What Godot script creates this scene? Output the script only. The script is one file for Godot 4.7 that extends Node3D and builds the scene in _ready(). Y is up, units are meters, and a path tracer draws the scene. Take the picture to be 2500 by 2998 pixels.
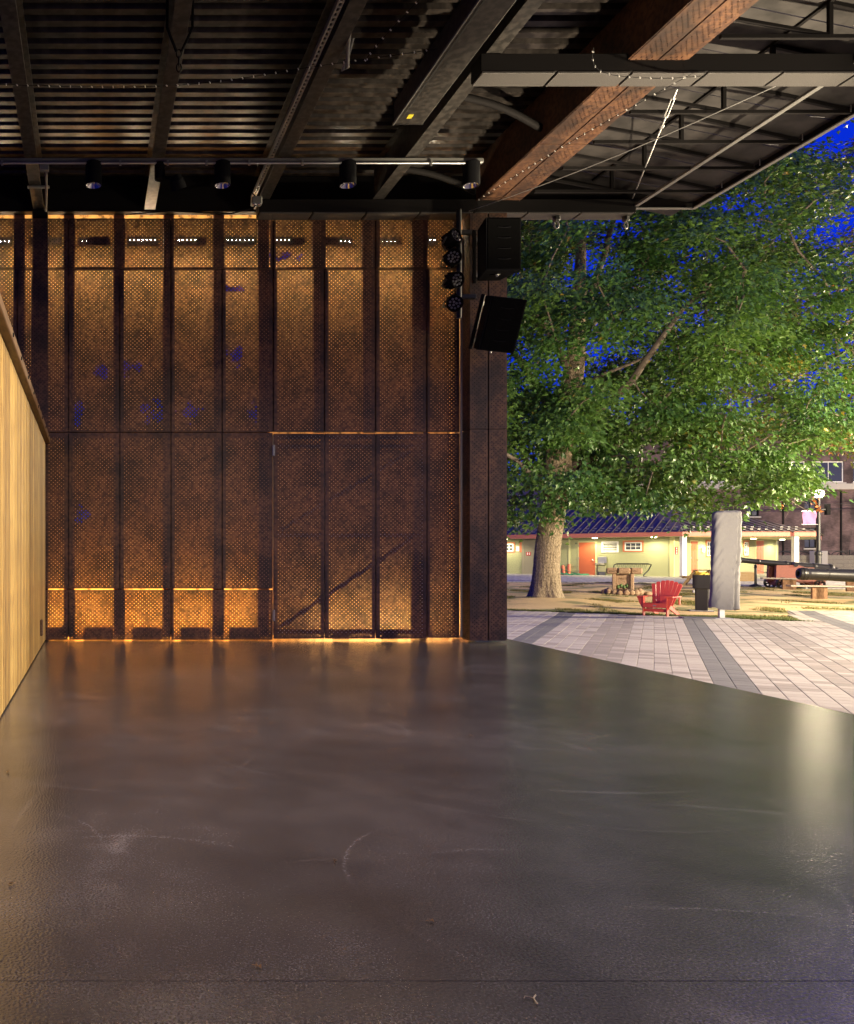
extends Node3D
# A covered stage at dusk: camera low on the stage, y is up, metres; z runs towards the viewer, so "Z" depths below are negative z.

var M := {}
var rng := RandomNumberGenerator.new()
var taken := {}

# ------------------------------------------------------------------ mesh builder
class MB:
	var v := PackedVector3Array()
	var n := PackedVector3Array()
	var uv := PackedVector2Array()
	var has_uv := false
	func tri3(a: Vector3, b: Vector3, c: Vector3, na: Vector3, nb: Vector3, nc: Vector3) -> void:
		v.append(a); n.append(na)
		if (c - a).cross(b - a).dot(na + nb + nc) >= 0.0:
			v.append(b); n.append(nb); v.append(c); n.append(nc)
		else:
			v.append(c); n.append(nc); v.append(b); n.append(nb)
	func tri(a: Vector3, b: Vector3, c: Vector3, o: Vector3) -> void:
		var k := (c - a).cross(b - a)
		if k.length_squared() < 1e-18:
			return
		if k.dot(o) < 0.0:
			k = -k
		k = k.normalized()
		tri3(a, b, c, k, k, k)
	func quad(a: Vector3, b: Vector3, c: Vector3, d: Vector3, o: Vector3) -> void:
		tri(a, b, c, o)
		tri(a, c, d, o)
	func box(c: Vector3, s: Vector3, b := Basis(), bev := 0.0) -> void:
		var h := s * 0.5
		if bev <= 0.0:
			for ax in 3:
				for sg in [-1.0, 1.0]:
					var o := Vector3.ZERO
					o[ax] = sg
					var p := []
					for q in [[-1, -1], [1, -1], [1, 1], [-1, 1]]:
						var w := Vector3.ZERO
						w[ax] = sg * h[ax]
						w[(ax + 1) % 3] = q[0] * h[(ax + 1) % 3]
						w[(ax + 2) % 3] = q[1] * h[(ax + 2) % 3]
						p.append(c + b * w)
					quad(p[0], p[1], p[2], p[3], b * o)
			return
		var k := h - Vector3.ONE * bev
		for ax in 3:
			var a1 := (ax + 1) % 3
			var a2 := (ax + 2) % 3
			for sg in [-1.0, 1.0]:
				var o := Vector3.ZERO
				o[ax] = sg
				var p := []
				for q in [[-1, -1], [1, -1], [1, 1], [-1, 1]]:
					var w := Vector3.ZERO
					w[ax] = sg * h[ax]
					w[a1] = q[0] * k[a1]
					w[a2] = q[1] * k[a2]
					p.append(c + b * w)
				quad(p[0], p[1], p[2], p[3], b * o)
				for s2 in [-1.0, 1.0]:   # chamfers along a2 between ax and a1
					var e := []
					for t in [-1.0, 1.0]:
						var w1 := Vector3.ZERO
						w1[ax] = sg * h[ax]; w1[a1] = s2 * k[a1]; w1[a2] = t * k[a2]
						var w2 := Vector3.ZERO
						w2[ax] = sg * k[ax]; w2[a1] = s2 * h[a1]; w2[a2] = t * k[a2]
						e.append(c + b * w1); e.append(c + b * w2)
					var o2 := Vector3.ZERO
					o2[ax] = sg; o2[a1] = s2
					quad(e[0], e[1], e[3], e[2], b * o2)
		for x in [-1.0, 1.0]:
			for y in [-1.0, 1.0]:
				for z in [-1.0, 1.0]:
					tri(c + b * Vector3(x * h.x, y * k.y, z * k.z), c + b * Vector3(x * k.x, y * h.y, z * k.z), c + b * Vector3(x * k.x, y * k.y, z * h.z), b * Vector3(x, y, z))
	func bar(p: Vector3, q: Vector3, w: float, h: float, bev := 0.0, up := Vector3.UP) -> void:
		var d := (q - p).normalized()
		if absf(d.dot(up)) > 0.98:
			up = Vector3.RIGHT
		var x := up.cross(d).normalized()
		box((p + q) * 0.5, Vector3(w, h, p.distance_to(q)), Basis(x, d.cross(x), d), bev)
	func tube(pts: Array, rad, seg := 8, caps := true) -> void:
		var m := pts.size()
		var rings := []
		var norms := []
		var x := Vector3.ZERO
		for i in m:
			var d: Vector3 = ((pts[mini(i + 1, m - 1)] as Vector3) - (pts[maxi(i - 1, 0)] as Vector3)).normalized()
			if i == 0:
				x = (Vector3.UP if absf(d.y) < 0.9 else Vector3.RIGHT).cross(d).normalized()
			else:
				x = (x - d * x.dot(d)).normalized()
			var y := d.cross(x)
			var r: float = rad[i] if rad is Array else rad
			var ring := PackedVector3Array()
			var nn := PackedVector3Array()
			for k in seg:
				var t := TAU * k / seg
				var o := x * cos(t) + y * sin(t)
				ring.append((pts[i] as Vector3) + o * r)
				nn.append(o)
			rings.append(ring); norms.append(nn)
		for i in m - 1:
			for k in seg:
				var k2 := (k + 1) % seg
				tri3(rings[i][k], rings[i][k2], rings[i + 1][k2], norms[i][k], norms[i][k2], norms[i + 1][k2])
				tri3(rings[i][k], rings[i + 1][k2], rings[i + 1][k], norms[i][k], norms[i + 1][k2], norms[i + 1][k])
		if caps:
			for e in [0, m - 1]:
				var o: Vector3 = ((pts[0] as Vector3) - (pts[1] as Vector3)) if e == 0 else ((pts[m - 1] as Vector3) - (pts[m - 2] as Vector3))
				for k in range(1, seg - 1):
					tri(rings[e][0], rings[e][k], rings[e][k + 1], o)
	func lathe(prof: Array, seg := 16, xf := Transform3D(), smooth := true) -> void:
		# profile of (radius, height) round the local y axis; outside lies to the right of the way up
		for i in prof.size() - 1:
			var a: Vector2 = prof[i]
			var b: Vector2 = prof[i + 1]
			var nn := Vector2(b.y - a.y, a.x - b.x).normalized()
			for k in seg:
				var t := TAU * k / seg
				var u := TAU * (k + 1) / seg
				var ct := Vector3(cos(t), 0, sin(t))
				var cu := Vector3(cos(u), 0, sin(u))
				var p0 := xf * (ct * a.x + Vector3.UP * a.y)
				var p1 := xf * (cu * a.x + Vector3.UP * a.y)
				var p2 := xf * (cu * b.x + Vector3.UP * b.y)
				var p3 := xf * (ct * b.x + Vector3.UP * b.y)
				var n0 := (xf.basis * (ct * nn.x + Vector3.UP * nn.y)).normalized()
				var n1 := (xf.basis * (cu * nn.x + Vector3.UP * nn.y)).normalized()
				if not smooth:
					n0 = (n0 + n1).normalized(); n1 = n0
				if a.x > 1e-5: tri3(p0, p1, p2, n0, n1, n1)
				if b.x > 1e-5: tri3(p0, p2, p3, n0, n1, n0)
	func prism(poly: PackedVector2Array, depth: float, xf := Transform3D()) -> void:
		# outline in local xy, pushed along local z from 0 to depth
		var idx := Geometry2D.triangulate_polygon(poly)
		for s in [0, 1]:
			var z: float = depth * s
			var o := xf.basis * Vector3(0, 0, (1.0 if s == 1 else -1.0) * signf(depth))
			for i in range(0, idx.size(), 3):
				tri(xf * Vector3(poly[idx[i]].x, poly[idx[i]].y, z), xf * Vector3(poly[idx[i + 1]].x, poly[idx[i + 1]].y, z), xf * Vector3(poly[idx[i + 2]].x, poly[idx[i + 2]].y, z), o)
		var ccw := not Geometry2D.is_polygon_clockwise(poly)
		for i in poly.size():
			var a := poly[i]
			var b := poly[(i + 1) % poly.size()]
			var e := b - a
			var o2 := Vector2(e.y, -e.x) * (1.0 if ccw else -1.0)
			# Geometry2D counts y downwards; settle the side by testing a point
			var mid := (a + b) * 0.5 + o2.normalized() * 1e-4
			if Geometry2D.is_point_in_polygon(mid, poly):
				o2 = -o2
			quad(xf * Vector3(a.x, a.y, 0), xf * Vector3(b.x, b.y, 0), xf * Vector3(b.x, b.y, depth), xf * Vector3(a.x, a.y, depth), xf.basis * Vector3(o2.x, o2.y, 0))
	func ball(c: Vector3, r, seg := 12) -> void:
		var s: Vector3 = r if r is Vector3 else Vector3.ONE * r
		var prof := []
		var m := seg / 2
		for i in m + 1:
			var t := -PI / 2 + PI * i / m
			prof.append(Vector2(cos(t), sin(t)))
		lathe(prof, seg, Transform3D(Basis.from_scale(s), c))
	func mesh() -> ArrayMesh:
		var a := []
		a.resize(Mesh.ARRAY_MAX)
		a[Mesh.ARRAY_VERTEX] = v
		a[Mesh.ARRAY_NORMAL] = n
		if has_uv:
			a[Mesh.ARRAY_TEX_UV] = uv
		var m := ArrayMesh.new()
		m.add_surface_from_arrays(Mesh.PRIMITIVE_TRIANGLES, a)
		return m

# ------------------------------------------------------------------ naming
func numbered(called: String) -> String:
	var k: int = taken.get(called, 0)
	taken[called] = k + 1
	return called if k == 0 else "%s_%03d" % [called, k]

func tag(o: Node, label: String, category: String, group := "") -> void:
	o.set_meta("label", label)
	o.set_meta("category", category)
	if group: o.set_meta("group", group)

func thing(called: String, label: String, category: String, at := Vector3.ZERO, turn := 0.0, group := "") -> Node3D:
	var o := Node3D.new()
	o.name = numbered(called)
	add_child(o)
	o.position = at
	o.rotation.y = turn
	tag(o, label, category, group)
	return o

func part(called: String, m, mat: Material, parent: Node, at := Vector3.ZERO, label := "") -> MeshInstance3D:
	var o := MeshInstance3D.new()
	o.mesh = (m as MB).mesh() if m is MB else m
	o.material_override = mat
	o.name = numbered(called) if parent == self else part_name(called, parent)
	parent.add_child(o, true)
	o.position = at
	if label: o.set_meta("label", label)
	return o

func part_name(called: String, parent: Node) -> String:
	var key := called + "@" + str(parent.get_instance_id())
	var k: int = taken.get(key, 0)
	taken[key] = k + 1
	return called if k == 0 else "%s_%03d" % [called, k]

func struct(called: String, m, mat: Material, at := Vector3.ZERO) -> MeshInstance3D:
	var o := part(called, m, mat, self, at)
	o.set_meta("kind", "structure")
	return o

func one(called: String, m, mat: Material, label: String, category: String, group := "", at := Vector3.ZERO) -> MeshInstance3D:
	var o := part(called, m, mat, self, at)
	tag(o, label, category, group)
	return o

func dup(src: Node3D, called: String, label: String, at: Vector3, turn: float, group := "") -> Node3D:
	var o := src.duplicate() as Node3D
	o.name = numbered(called)
	add_child(o)
	o.position = at
	o.rotation.y = turn
	o.set_meta("label", label)
	if group: o.set_meta("group", group)
	return o

# ------------------------------------------------------------------ materials
func lin(r: float, g: float, b: float) -> Color:
	return Color(r, g, b).linear_to_srgb()

func noise(freq: float, sd: int, octaves := 4, kind := FastNoiseLite.TYPE_SIMPLEX_SMOOTH) -> FastNoiseLite:
	var f := FastNoiseLite.new()
	f.noise_type = kind
	f.frequency = freq
	f.seed = sd
	f.fractal_octaves = octaves
	return f

func ramp(cols: Array, offs: Array) -> Gradient:
	var g := Gradient.new()
	var pc := PackedColorArray()
	for c in cols: pc.append(c)
	g.colors = pc
	g.offsets = PackedFloat32Array(offs)
	return g

func ntex(f: FastNoiseLite, g: Gradient = null, size := 512) -> NoiseTexture2D:
	var t := NoiseTexture2D.new()
	t.noise = f
	t.width = size
	t.height = size
	t.seamless = true
	t.seamless_blend_skirt = 0.2
	t.generate_mipmaps = false
	if g: t.color_ramp = g
	return t

func mat(called: String, col: Color, rough := 0.7, metal := 0.0) -> StandardMaterial3D:
	var m := StandardMaterial3D.new()
	m.resource_name = called
	m.albedo_color = col
	m.roughness = rough
	m.metallic = metal
	M[called] = m
	return m

func skin(m: StandardMaterial3D, tile: Vector3, tex: Texture2D, bump: Texture2D = null, depth := 0.0, world := true) -> StandardMaterial3D:
	m.uv1_triplanar = true
	m.uv1_world_triplanar = world
	m.uv1_scale = Vector3(1.0 / tile.x, 1.0 / tile.y, 1.0 / tile.z)
	if tex: m.albedo_texture = tex
	if bump:
		m.heightmap_enabled = true
		m.heightmap_texture = bump
		m.heightmap_scale = depth
	return m

func over(m: StandardMaterial3D, tile: float, tex: Texture2D) -> void:
	m.detail_enabled = true
	m.detail_albedo = tex
	m.detail_blend_mode = BaseMaterial3D.BLEND_MODE_MUL
	m.detail_uv_layer = BaseMaterial3D.DETAIL_UV_2
	m.uv2_triplanar = true
	m.uv2_world_triplanar = true
	m.uv2_scale = Vector3.ONE / tile

func grey(a: float) -> Color:
	return Color(a, a, a)

func materials() -> void:
	var fine := ntex(noise(0.09, 3, 3), ramp([grey(0.55), grey(1.0)], [0.25, 0.75]))
	var bumpy := ntex(noise(0.075, 5, 2))
	var patch := ntex(noise(0.012, 11, 5), ramp([grey(0.55), grey(0.85), grey(1.0)], [0.2, 0.5, 0.8]))
	M["tex_fine"] = fine
	# sealed dark concrete
	var fl := mat("sealed_concrete", lin(0.205, 0.19, 0.212), 0.3)
	skin(fl, Vector3.ONE * 1.3, ntex(noise(0.32, 21, 3), ramp([grey(0.62), grey(1.0)], [0.3, 0.7])), ntex(noise(0.24, 22, 3)), 0.10)
	fl.roughness_texture = ntex(noise(0.01, 23, 5), ramp([grey(0.82), grey(1.0)], [0.1, 0.9]))
	fl.roughness = 0.21
	fl.metallic_specular = 0.72
	over(fl, 9.0, floor_marks())
	# weathering steel
	var ct := mat("corten", lin(0.125, 0.060, 0.030), 0.62)
	skin(ct, Vector3.ONE * 1.1, ntex(noise(0.03, 31, 5), ramp([lin(0.45, 0.36, 0.34), lin(0.8, 0.7, 0.6), lin(1.0, 0.95, 0.8)], [0.25, 0.5, 0.75])), fine, 0.02)
	over(ct, 3.7, patch)
	mat("rust_mid", lin(0.16, 0.09, 0.05), 0.7)
	mat("rust_post", lin(0.34, 0.19, 0.10), 0.7)
	var rs := mat("rear_skin", lin(0.60, 0.36, 0.175), 0.75)
	skin(rs, Vector3.ONE * 1.4, ntex(noise(0.02, 37, 5), ramp([grey(0.45), grey(0.9), grey(1.0)], [0.2, 0.45, 0.75])))
	# roof steel
	var dk := mat("deck_steel", lin(0.047, 0.04, 0.036), 0.34, 0.4)
	skin(dk, Vector3.ONE * 1.7, ntex(noise(0.02, 41, 4), ramp([grey(0.6), grey(1.0)], [0.3, 0.7])))
	var st := mat("painted_steel", lin(0.045, 0.04, 0.036), 0.5, 0.1)
	skin(st, Vector3.ONE * 1.2, ntex(noise(0.03, 43, 4), ramp([grey(0.65), grey(1.0)], [0.3, 0.7])), fine, 0.01)
	mat("dark_steel", lin(0.013, 0.012, 0.012), 0.5, 0.1)
	mat("black_paint", lin(0.009, 0.009, 0.009), 0.5)
	mat("black_plastic", lin(0.008, 0.008, 0.009), 0.8)
	M["black_plastic"].metallic_specular = 0.3
	M["dark_steel"].metallic_specular = 0.15
	M["black_plastic"].metallic_specular = 0.12
	mat("grille_mesh", lin(0.004, 0.004, 0.004), 0.9)
	M["grille_mesh"].metallic_specular = 0.03
	mat("galvanised", lin(0.42, 0.42, 0.42), 0.42, 0.8)
	mat("grey_steel", lin(0.2, 0.2, 0.19), 0.5, 0.4)
	mat("chrome", lin(0.75, 0.74, 0.72), 0.15, 1.0)
	mat("canopy_sheet", lin(0.05, 0.045, 0.043), 0.7)
	skin(M["canopy_sheet"], Vector3.ONE * 1.9, patch, fine, 0.01)
	mat("light_soffit", lin(0.09, 0.083, 0.079), 0.6)
	skin(M["light_soffit"], Vector3.ONE * 0.3, fine)
	# timber
	for i in 4:
		var w := mat("bamboo%d" % i, [lin(0.46, 0.31, 0.085), lin(0.37, 0.24, 0.065), lin(0.52, 0.36, 0.11), lin(0.29, 0.185, 0.05)][i], 0.42)
		skin(w, Vector3(0.16, 3.2, 0.16), M.get("tex_wood", null) if i else wood_tex(), null, 0.0)
		w.uv1_offset = Vector3(0.13 * i, 0.37 * i, 0.21 * i)
	mat("groove_dark", lin(0.075, 0.042, 0.014), 0.7)
	mat("rail_wood", lin(0.12, 0.062, 0.025), 0.5)
	skin(M["rail_wood"], Vector3(0.3, 0.3, 2.0), M["tex_wood"])
	mat("table_wood", lin(0.42, 0.28, 0.13), 0.7)
	skin(M["table_wood"], Vector3.ONE * 0.7, fine)
	mat("post_wood", lin(0.24, 0.135, 0.07), 0.75)
	skin(M["post_wood"], Vector3(0.3, 1.6, 0.3), M["tex_wood"])
	mat("plank_wood", lin(0.5, 0.42, 0.34), 0.7)
	skin(M["plank_wood"], Vector3.ONE * 0.9, fine)
	mat("box_wood", lin(0.3, 0.19, 0.08), 0.75)
	skin(M["box_wood"], Vector3.ONE * 0.6, fine)
	# tree
	var bk := mat("bark", lin(0.32, 0.26, 0.19), 0.9)
	skin(bk, Vector3(0.55, 1.6, 0.55), ntex(noise(0.03, 51, 5), ramp([lin(0.2, 0.17, 0.13), lin(0.75, 0.72, 0.62), lin(1, 1, 1)], [0.25, 0.55, 0.8])), ntex(noise(0.05, 52, 4)), 1.2)
	mat("limb_bark", lin(0.13, 0.10, 0.075), 0.9)
	skin(M["limb_bark"], Vector3(0.5, 1.2, 0.5), fine)
	mat("twig", lin(0.09, 0.07, 0.05), 0.9)
	mat("pale_twig", lin(0.22, 0.18, 0.14), 0.9)
	var lf := mat("leaf", Color.WHITE, 0.42)
	lf.vertex_color_use_as_albedo = true
	lf.backlight_enabled = true
	lf.backlight = Color(0.55, 0.6, 0.25)
	var gr := mat("grass_blade", Color.WHITE, 0.8)
	gr.vertex_color_use_as_albedo = true
	# ground
	var la := mat("lawn", Color.WHITE, 0.95)
	skin(la, Vector3.ONE * 1.1, ntex(noise(0.12, 61, 4), ramp([grey(0.72), grey(1.0)], [0.25, 0.75])), fine, 0.6)
	over(la, 13.0, ntex(noise(0.011, 67, 5), ramp([lin(0.17, 0.17, 0.05), lin(0.38, 0.30, 0.13), lin(0.60, 0.42, 0.19), lin(0.66, 0.46, 0.21)], [0.28, 0.38, 0.48, 0.8])))
	mat("soil", lin(0.15, 0.11, 0.07), 0.95)
	var tones := [lin(0.47, 0.42, 0.37), lin(0.45, 0.40, 0.35), lin(0.42, 0.37, 0.325), lin(0.31, 0.265, 0.235), lin(0.28, 0.24, 0.215), lin(0.155, 0.15, 0.155), lin(0.135, 0.13, 0.14)]
	var pav := ntex(noise(0.15, 71, 3), ramp([grey(0.78), grey(1.0)], [0.3, 0.7]))
	M["tex_pav"] = pav
	for i in tones.size():
		skin(mat("paver%d" % i, tones[i], 0.75), Vector3.ONE * 0.8, pav)
	var pm := mat("paver_many", Color.WHITE, 0.75)
	pm.vertex_color_use_as_albedo = true
	skin(pm, Vector3.ONE * 0.8, pav)
	M["tones"] = tones
	mat("joint_sand", lin(0.16, 0.14, 0.12), 0.9)
	mat("concrete", lin(0.5, 0.48, 0.43), 0.85)
	skin(M["concrete"], Vector3.ONE * 1.8, patch)
	# buildings
	mat("siding", lin(0.52, 0.54, 0.29), 0.65)
	skin(M["siding"], Vector3(1.3, 0.4, 1.3), fine)
	mat("siding_trim", lin(0.55, 0.54, 0.28), 0.6)
	mat("taupe", lin(0.24, 0.22, 0.155), 0.65)
	mat("fascia_red", lin(0.40, 0.13, 0.09), 0.6)
	mat("door_orange", lin(0.52, 0.13, 0.05), 0.5)
	mat("trim_orange", lin(0.46, 0.15, 0.07), 0.6)
	mat("white_paint", lin(0.75, 0.75, 0.72), 0.5)
	mat("window_glass", lin(0.05, 0.055, 0.07), 0.12)
	mat("dark_void", lin(0.02, 0.02, 0.02), 0.9)
	mat("metal_roof", lin(0.10, 0.08, 0.055), 0.55, 0.0)
	var br := mat("brick", Color.WHITE, 0.85)
	skin(br, Vector3(1.8, 1.8, 1.8), brick_tex())
	over(br, 11.0, patch)
	mat("stone", lin(0.33, 0.30, 0.24), 0.85)
	skin(M["stone"], Vector3.ONE * 0.8, ntex(noise(0.03, 81, 5), ramp([grey(0.5), grey(0.9), grey(1.0)], [0.2, 0.5, 0.8])), bumpy, 1.0)
	mat("pale_stone", lin(0.4, 0.38, 0.34), 0.8)
	mat("monument_stone", lin(0.42, 0.29, 0.19), 0.85)
	skin(M["monument_stone"], Vector3.ONE * 0.7, ntex(noise(0.03, 83, 5), ramp([lin(0.3, 0.26, 0.24), lin(0.85, 0.8, 0.75), lin(1, 1, 1)], [0.2, 0.5, 0.8])), bumpy, 1.5)
	mat("carved_green", lin(0.10, 0.17, 0.06), 0.8)
	mat("carved_line", lin(0.10, 0.05, 0.03), 0.85)
	# furniture
	mat("red_plastic", lin(0.42, 0.05, 0.03), 0.42)
	mat("cover_cloth", lin(0.24, 0.235, 0.232), 0.75)
	skin(M["cover_cloth"], Vector3.ONE * 0.5, fine)
	mat("carriage_red", lin(0.42, 0.14, 0.10), 0.65)
	skin(M["carriage_red"], Vector3.ONE * 1.0, fine)
	mat("gun_iron", lin(0.028, 0.027, 0.028), 0.36, 0.2)
	skin(M["gun_iron"], Vector3.ONE * 0.7, fine, bumpy, 0.05)
	mat("bin_dark", lin(0.010, 0.008, 0.008), 0.75)
	mat("yellow_bag", lin(0.6, 0.42, 0.05), 0.5)
	mat("hose_green", lin(0.03, 0.22, 0.11), 0.5)
	mat("salmon", lin(0.6, 0.14, 0.08), 0.6)
	mat("sign_white", lin(0.72, 0.72, 0.72), 0.5)
	mat("sign_red", lin(0.4, 0.03, 0.03), 0.5)
	mat("sign_blue", lin(0.03, 0.06, 0.4), 0.5)
	mat("label_yellow", lin(0.6, 0.5, 0.04), 0.5)
	mat("banner", lin(0.33, 0.12, 0.26), 0.8)
	mat("dead_leaf", lin(0.16, 0.09, 0.035), 0.8)
	mat("autumn", lin(0.5, 0.17, 0.03), 0.6)
	mat("lens", lin(0.16, 0.16, 0.17), 0.2, 0.0)
	mat("clip_white", lin(0.7, 0.7, 0.68), 0.4)
	for k in [["lamp_warm", Color(1.0, 0.82, 0.5), 14.0], ["lamp_white", Color(1.0, 0.95, 0.85), 14.0], ["lamp_led", Color(1.0, 0.93, 0.8), 160.0], ["lamp_eave", Color(1.0, 0.93, 0.72), 8.0], ["lamp_up", Color(1.0, 0.78, 0.36), 10.0]]:
		var e := mat(k[0], Color.WHITE, 0.5)
		e.emission_enabled = true
		e.emission = k[1]
		e.emission_energy_multiplier = k[2]

func wood_tex() -> Texture2D:
	var t := ntex(noise(0.02, 91, 5), ramp([lin(0.42, 0.34, 0.26), lin(0.85, 0.8, 0.72), lin(1, 1, 1)], [0.2, 0.5, 0.75]))
	M["tex_wood"] = t
	return t

func floor_marks() -> Texture2D:
	# wear of the floor: cloudy staining, pale scuffs and curved scratches
	var s := 1024
	var f := noise(0.006, 101, 5).get_seamless_image(s, s)
	f.convert(Image.FORMAT_L8)
	var g := noise(0.03, 102, 4).get_seamless_image(s, s)
	g.convert(Image.FORMAT_L8)
	var a := f.get_data()
	var b := g.get_data()
	var d := PackedByteArray()
	d.resize(s * s)
	for i in s * s:
		var u := a[i] / 255.0
		var w := b[i] / 255.0
		d[i] = int(clampf(0.48 + 0.24 * u + 0.12 * w + 0.25 * maxf(0.0, u * w - 0.45), 0.0, 1.0) * 255.0)
	var r := RandomNumberGenerator.new()
	r.seed = 77
	for k in 230:
		var p := Vector2(r.randf() * s, r.randf() * s)
		var dir := r.randf() * TAU
		var bend := r.randf_range(-0.02, 0.02)
		var wide := r.randf_range(0.4, 1.8) if k > 12 else r.randf_range(2.0, 5.0)
		var strong := r.randf_range(24, 85)
		var n := int(r.randf_range(20, 120))
		for i in n:
			p += Vector2(cos(dir), sin(dir))
			dir += bend
			var edge := sin(PI * i / n)
			for q in range(-int(wide), int(wide) + 1):
				var x := posmod(int(p.x - sin(dir) * q), s)
				var y := posmod(int(p.y + cos(dir) * q), s)
				var at := y * s + x
				d[at] = mini(255, d[at] + int(strong * edge * r.randf_range(0.3, 1.0) * (1.0 - absf(q) / (wide + 1.0))))
	var im := Image.create_from_data(s, s, false, Image.FORMAT_L8, d)
	return ImageTexture.create_from_image(im)

func brick_tex() -> Texture2D:
	# far brick, 24 courses to 1.8 m
	var s := 384
	var im := Image.create(s, s, false, Image.FORMAT_RGB8)
	var r := RandomNumberGenerator.new()
	r.seed = 9
	im.fill(Color(0.36, 0.34, 0.34))
	for row in 24:
		for k in 8:
			var x0 := int(k * 48 + (24 if row % 2 else 0))
			var c := lin(0.13, 0.075, 0.07).lerp(lin(0.19, 0.12, 0.115), r.randf())
			im.fill_rect(Rect2i(x0, row * 16, 45, 13), c)
			if x0 + 45 > s:
				im.fill_rect(Rect2i(0, row * 16, x0 + 45 - s, 13), c)
	return ImageTexture.create_from_image(im)

# ------------------------------------------------------------------ the place
func ground_y(x: float, z: float) -> float:
	var d := -z
	var y := -0.65 + 0.0197 * clampf(d - 24.0, 0.0, 31.0)
	# the turf round the tree is heaped a little
	var q := Vector2(x - 16.2, d - 30.4).length()
	y += 0.10 * exp(-q * q / 9.0) + 0.05 * sin(x * 0.9) * sin(d * 0.7) * clampf((d - 26.0) / 3.0, 0.0, 1.0) * clampf((42.0 - d) / 4.0, 0.0, 1.0)
	return y

func floor_edge(d: float) -> float:
	return 4.395 + 0.06 * d

func light_omni(parent: Node3D, at: Vector3, col: Color, e: float, size: float) -> void:
	var l := OmniLight3D.new()
	l.name = part_name("lamp_light", parent)
	l.light_color = col
	l.light_energy = e
	l.omni_range = 120.0
	l.omni_attenuation = 2.0
	l.light_size = size
	l.shadow_enabled = true
	parent.add_child(l, true)
	l.position = at

func light_spot(parent: Node3D, at: Vector3, to: Vector3, col: Color, e: float, angle: float, size := 0.08) -> void:
	var l := SpotLight3D.new()
	l.name = part_name("lamp_light", parent)
	l.light_color = col
	l.light_energy = e
	l.spot_range = 80.0
	l.spot_attenuation = 2.0
	l.spot_angle = angle
	l.spot_angle_attenuation = 0.6
	l.light_size = size
	l.shadow_enabled = true
	parent.add_child(l, true)
	var up := Vector3.UP if absf((to - at).normalized().y) < 0.95 else Vector3.FORWARD
	l.transform = Transform3D(Basis.looking_at(to - at, up), at)

func light_area(parent: Node3D, at: Vector3, dir: Vector3, size: Vector2, col: Color, e: float) -> void:
	var l := AreaLight3D.new()
	l.name = part_name("lamp_light", parent)
	l.light_color = col
	l.light_energy = e
	l.area_size = size
	l.area_range = 30.0
	l.area_attenuation = 2.0
	l.shadow_enabled = true
	parent.add_child(l, true)
	var up := Vector3.UP if absf(dir.normalized().y) < 0.95 else Vector3.BACK
	l.transform = Transform3D(Basis.looking_at(dir, up), at)

func _ready() -> void:
	rng.seed = 20240
	# ---- camera: level, upright, lens shifted
	var cam := Camera3D.new()
	cam.name = "camera"
	cam.projection = Camera3D.PROJECTION_FRUSTUM
	cam.near = 0.05
	cam.far = 900.0
	cam.size = 2.0 * 0.05 * 0.6034
	cam.frustum_offset = Vector2(0.3945, 0.0557) * 0.05
	cam.position = Vector3(0, 0.96, 0)
	add_child(cam)
	cam.current = true
	# ---- dusk sky
	var sm := ProceduralSkyMaterial.new()
	sm.sky_top_color = Color(0.02, 0.12, 0.80)
	sm.sky_horizon_color = Color(0.05, 0.27, 0.95)
	sm.sky_curve = 0.2
	sm.ground_bottom_color = Color(0.04, 0.05, 0.1)
	sm.ground_horizon_color = Color(0.06, 0.1, 0.35)
	sm.sun_angle_max = 1.0
	var sky := Sky.new()
	sky.sky_material = sm
	var env := Environment.new()
	env.background_mode = Environment.BG_SKY
	env.sky = sky
	env.background_energy_multiplier = 0.58
	env.tonemap_mode = Environment.TONE_MAPPER_LINEAR
	env.tonemap_exposure = 1.7
	env.sdfgi_enabled = true
	env.ssao_enabled = true
	env.ssil_enabled = true
	var we := WorldEnvironment.new()
	we.name = "dusk_environment"
	we.environment = env
	add_child(we)

	materials()
	ground()
	paving()
	stage_floor()
	stage_roof()
	canopy()
	screen()
	screen_lights()
	column()
	wood_wall()
	restroom_building()
	brick_building()
	trees()
	rail_and_lamps()
	column_gear()
	plaza_furniture()
	street_lamps()
	stage_downlights()
	guns()
	small_things()

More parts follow.
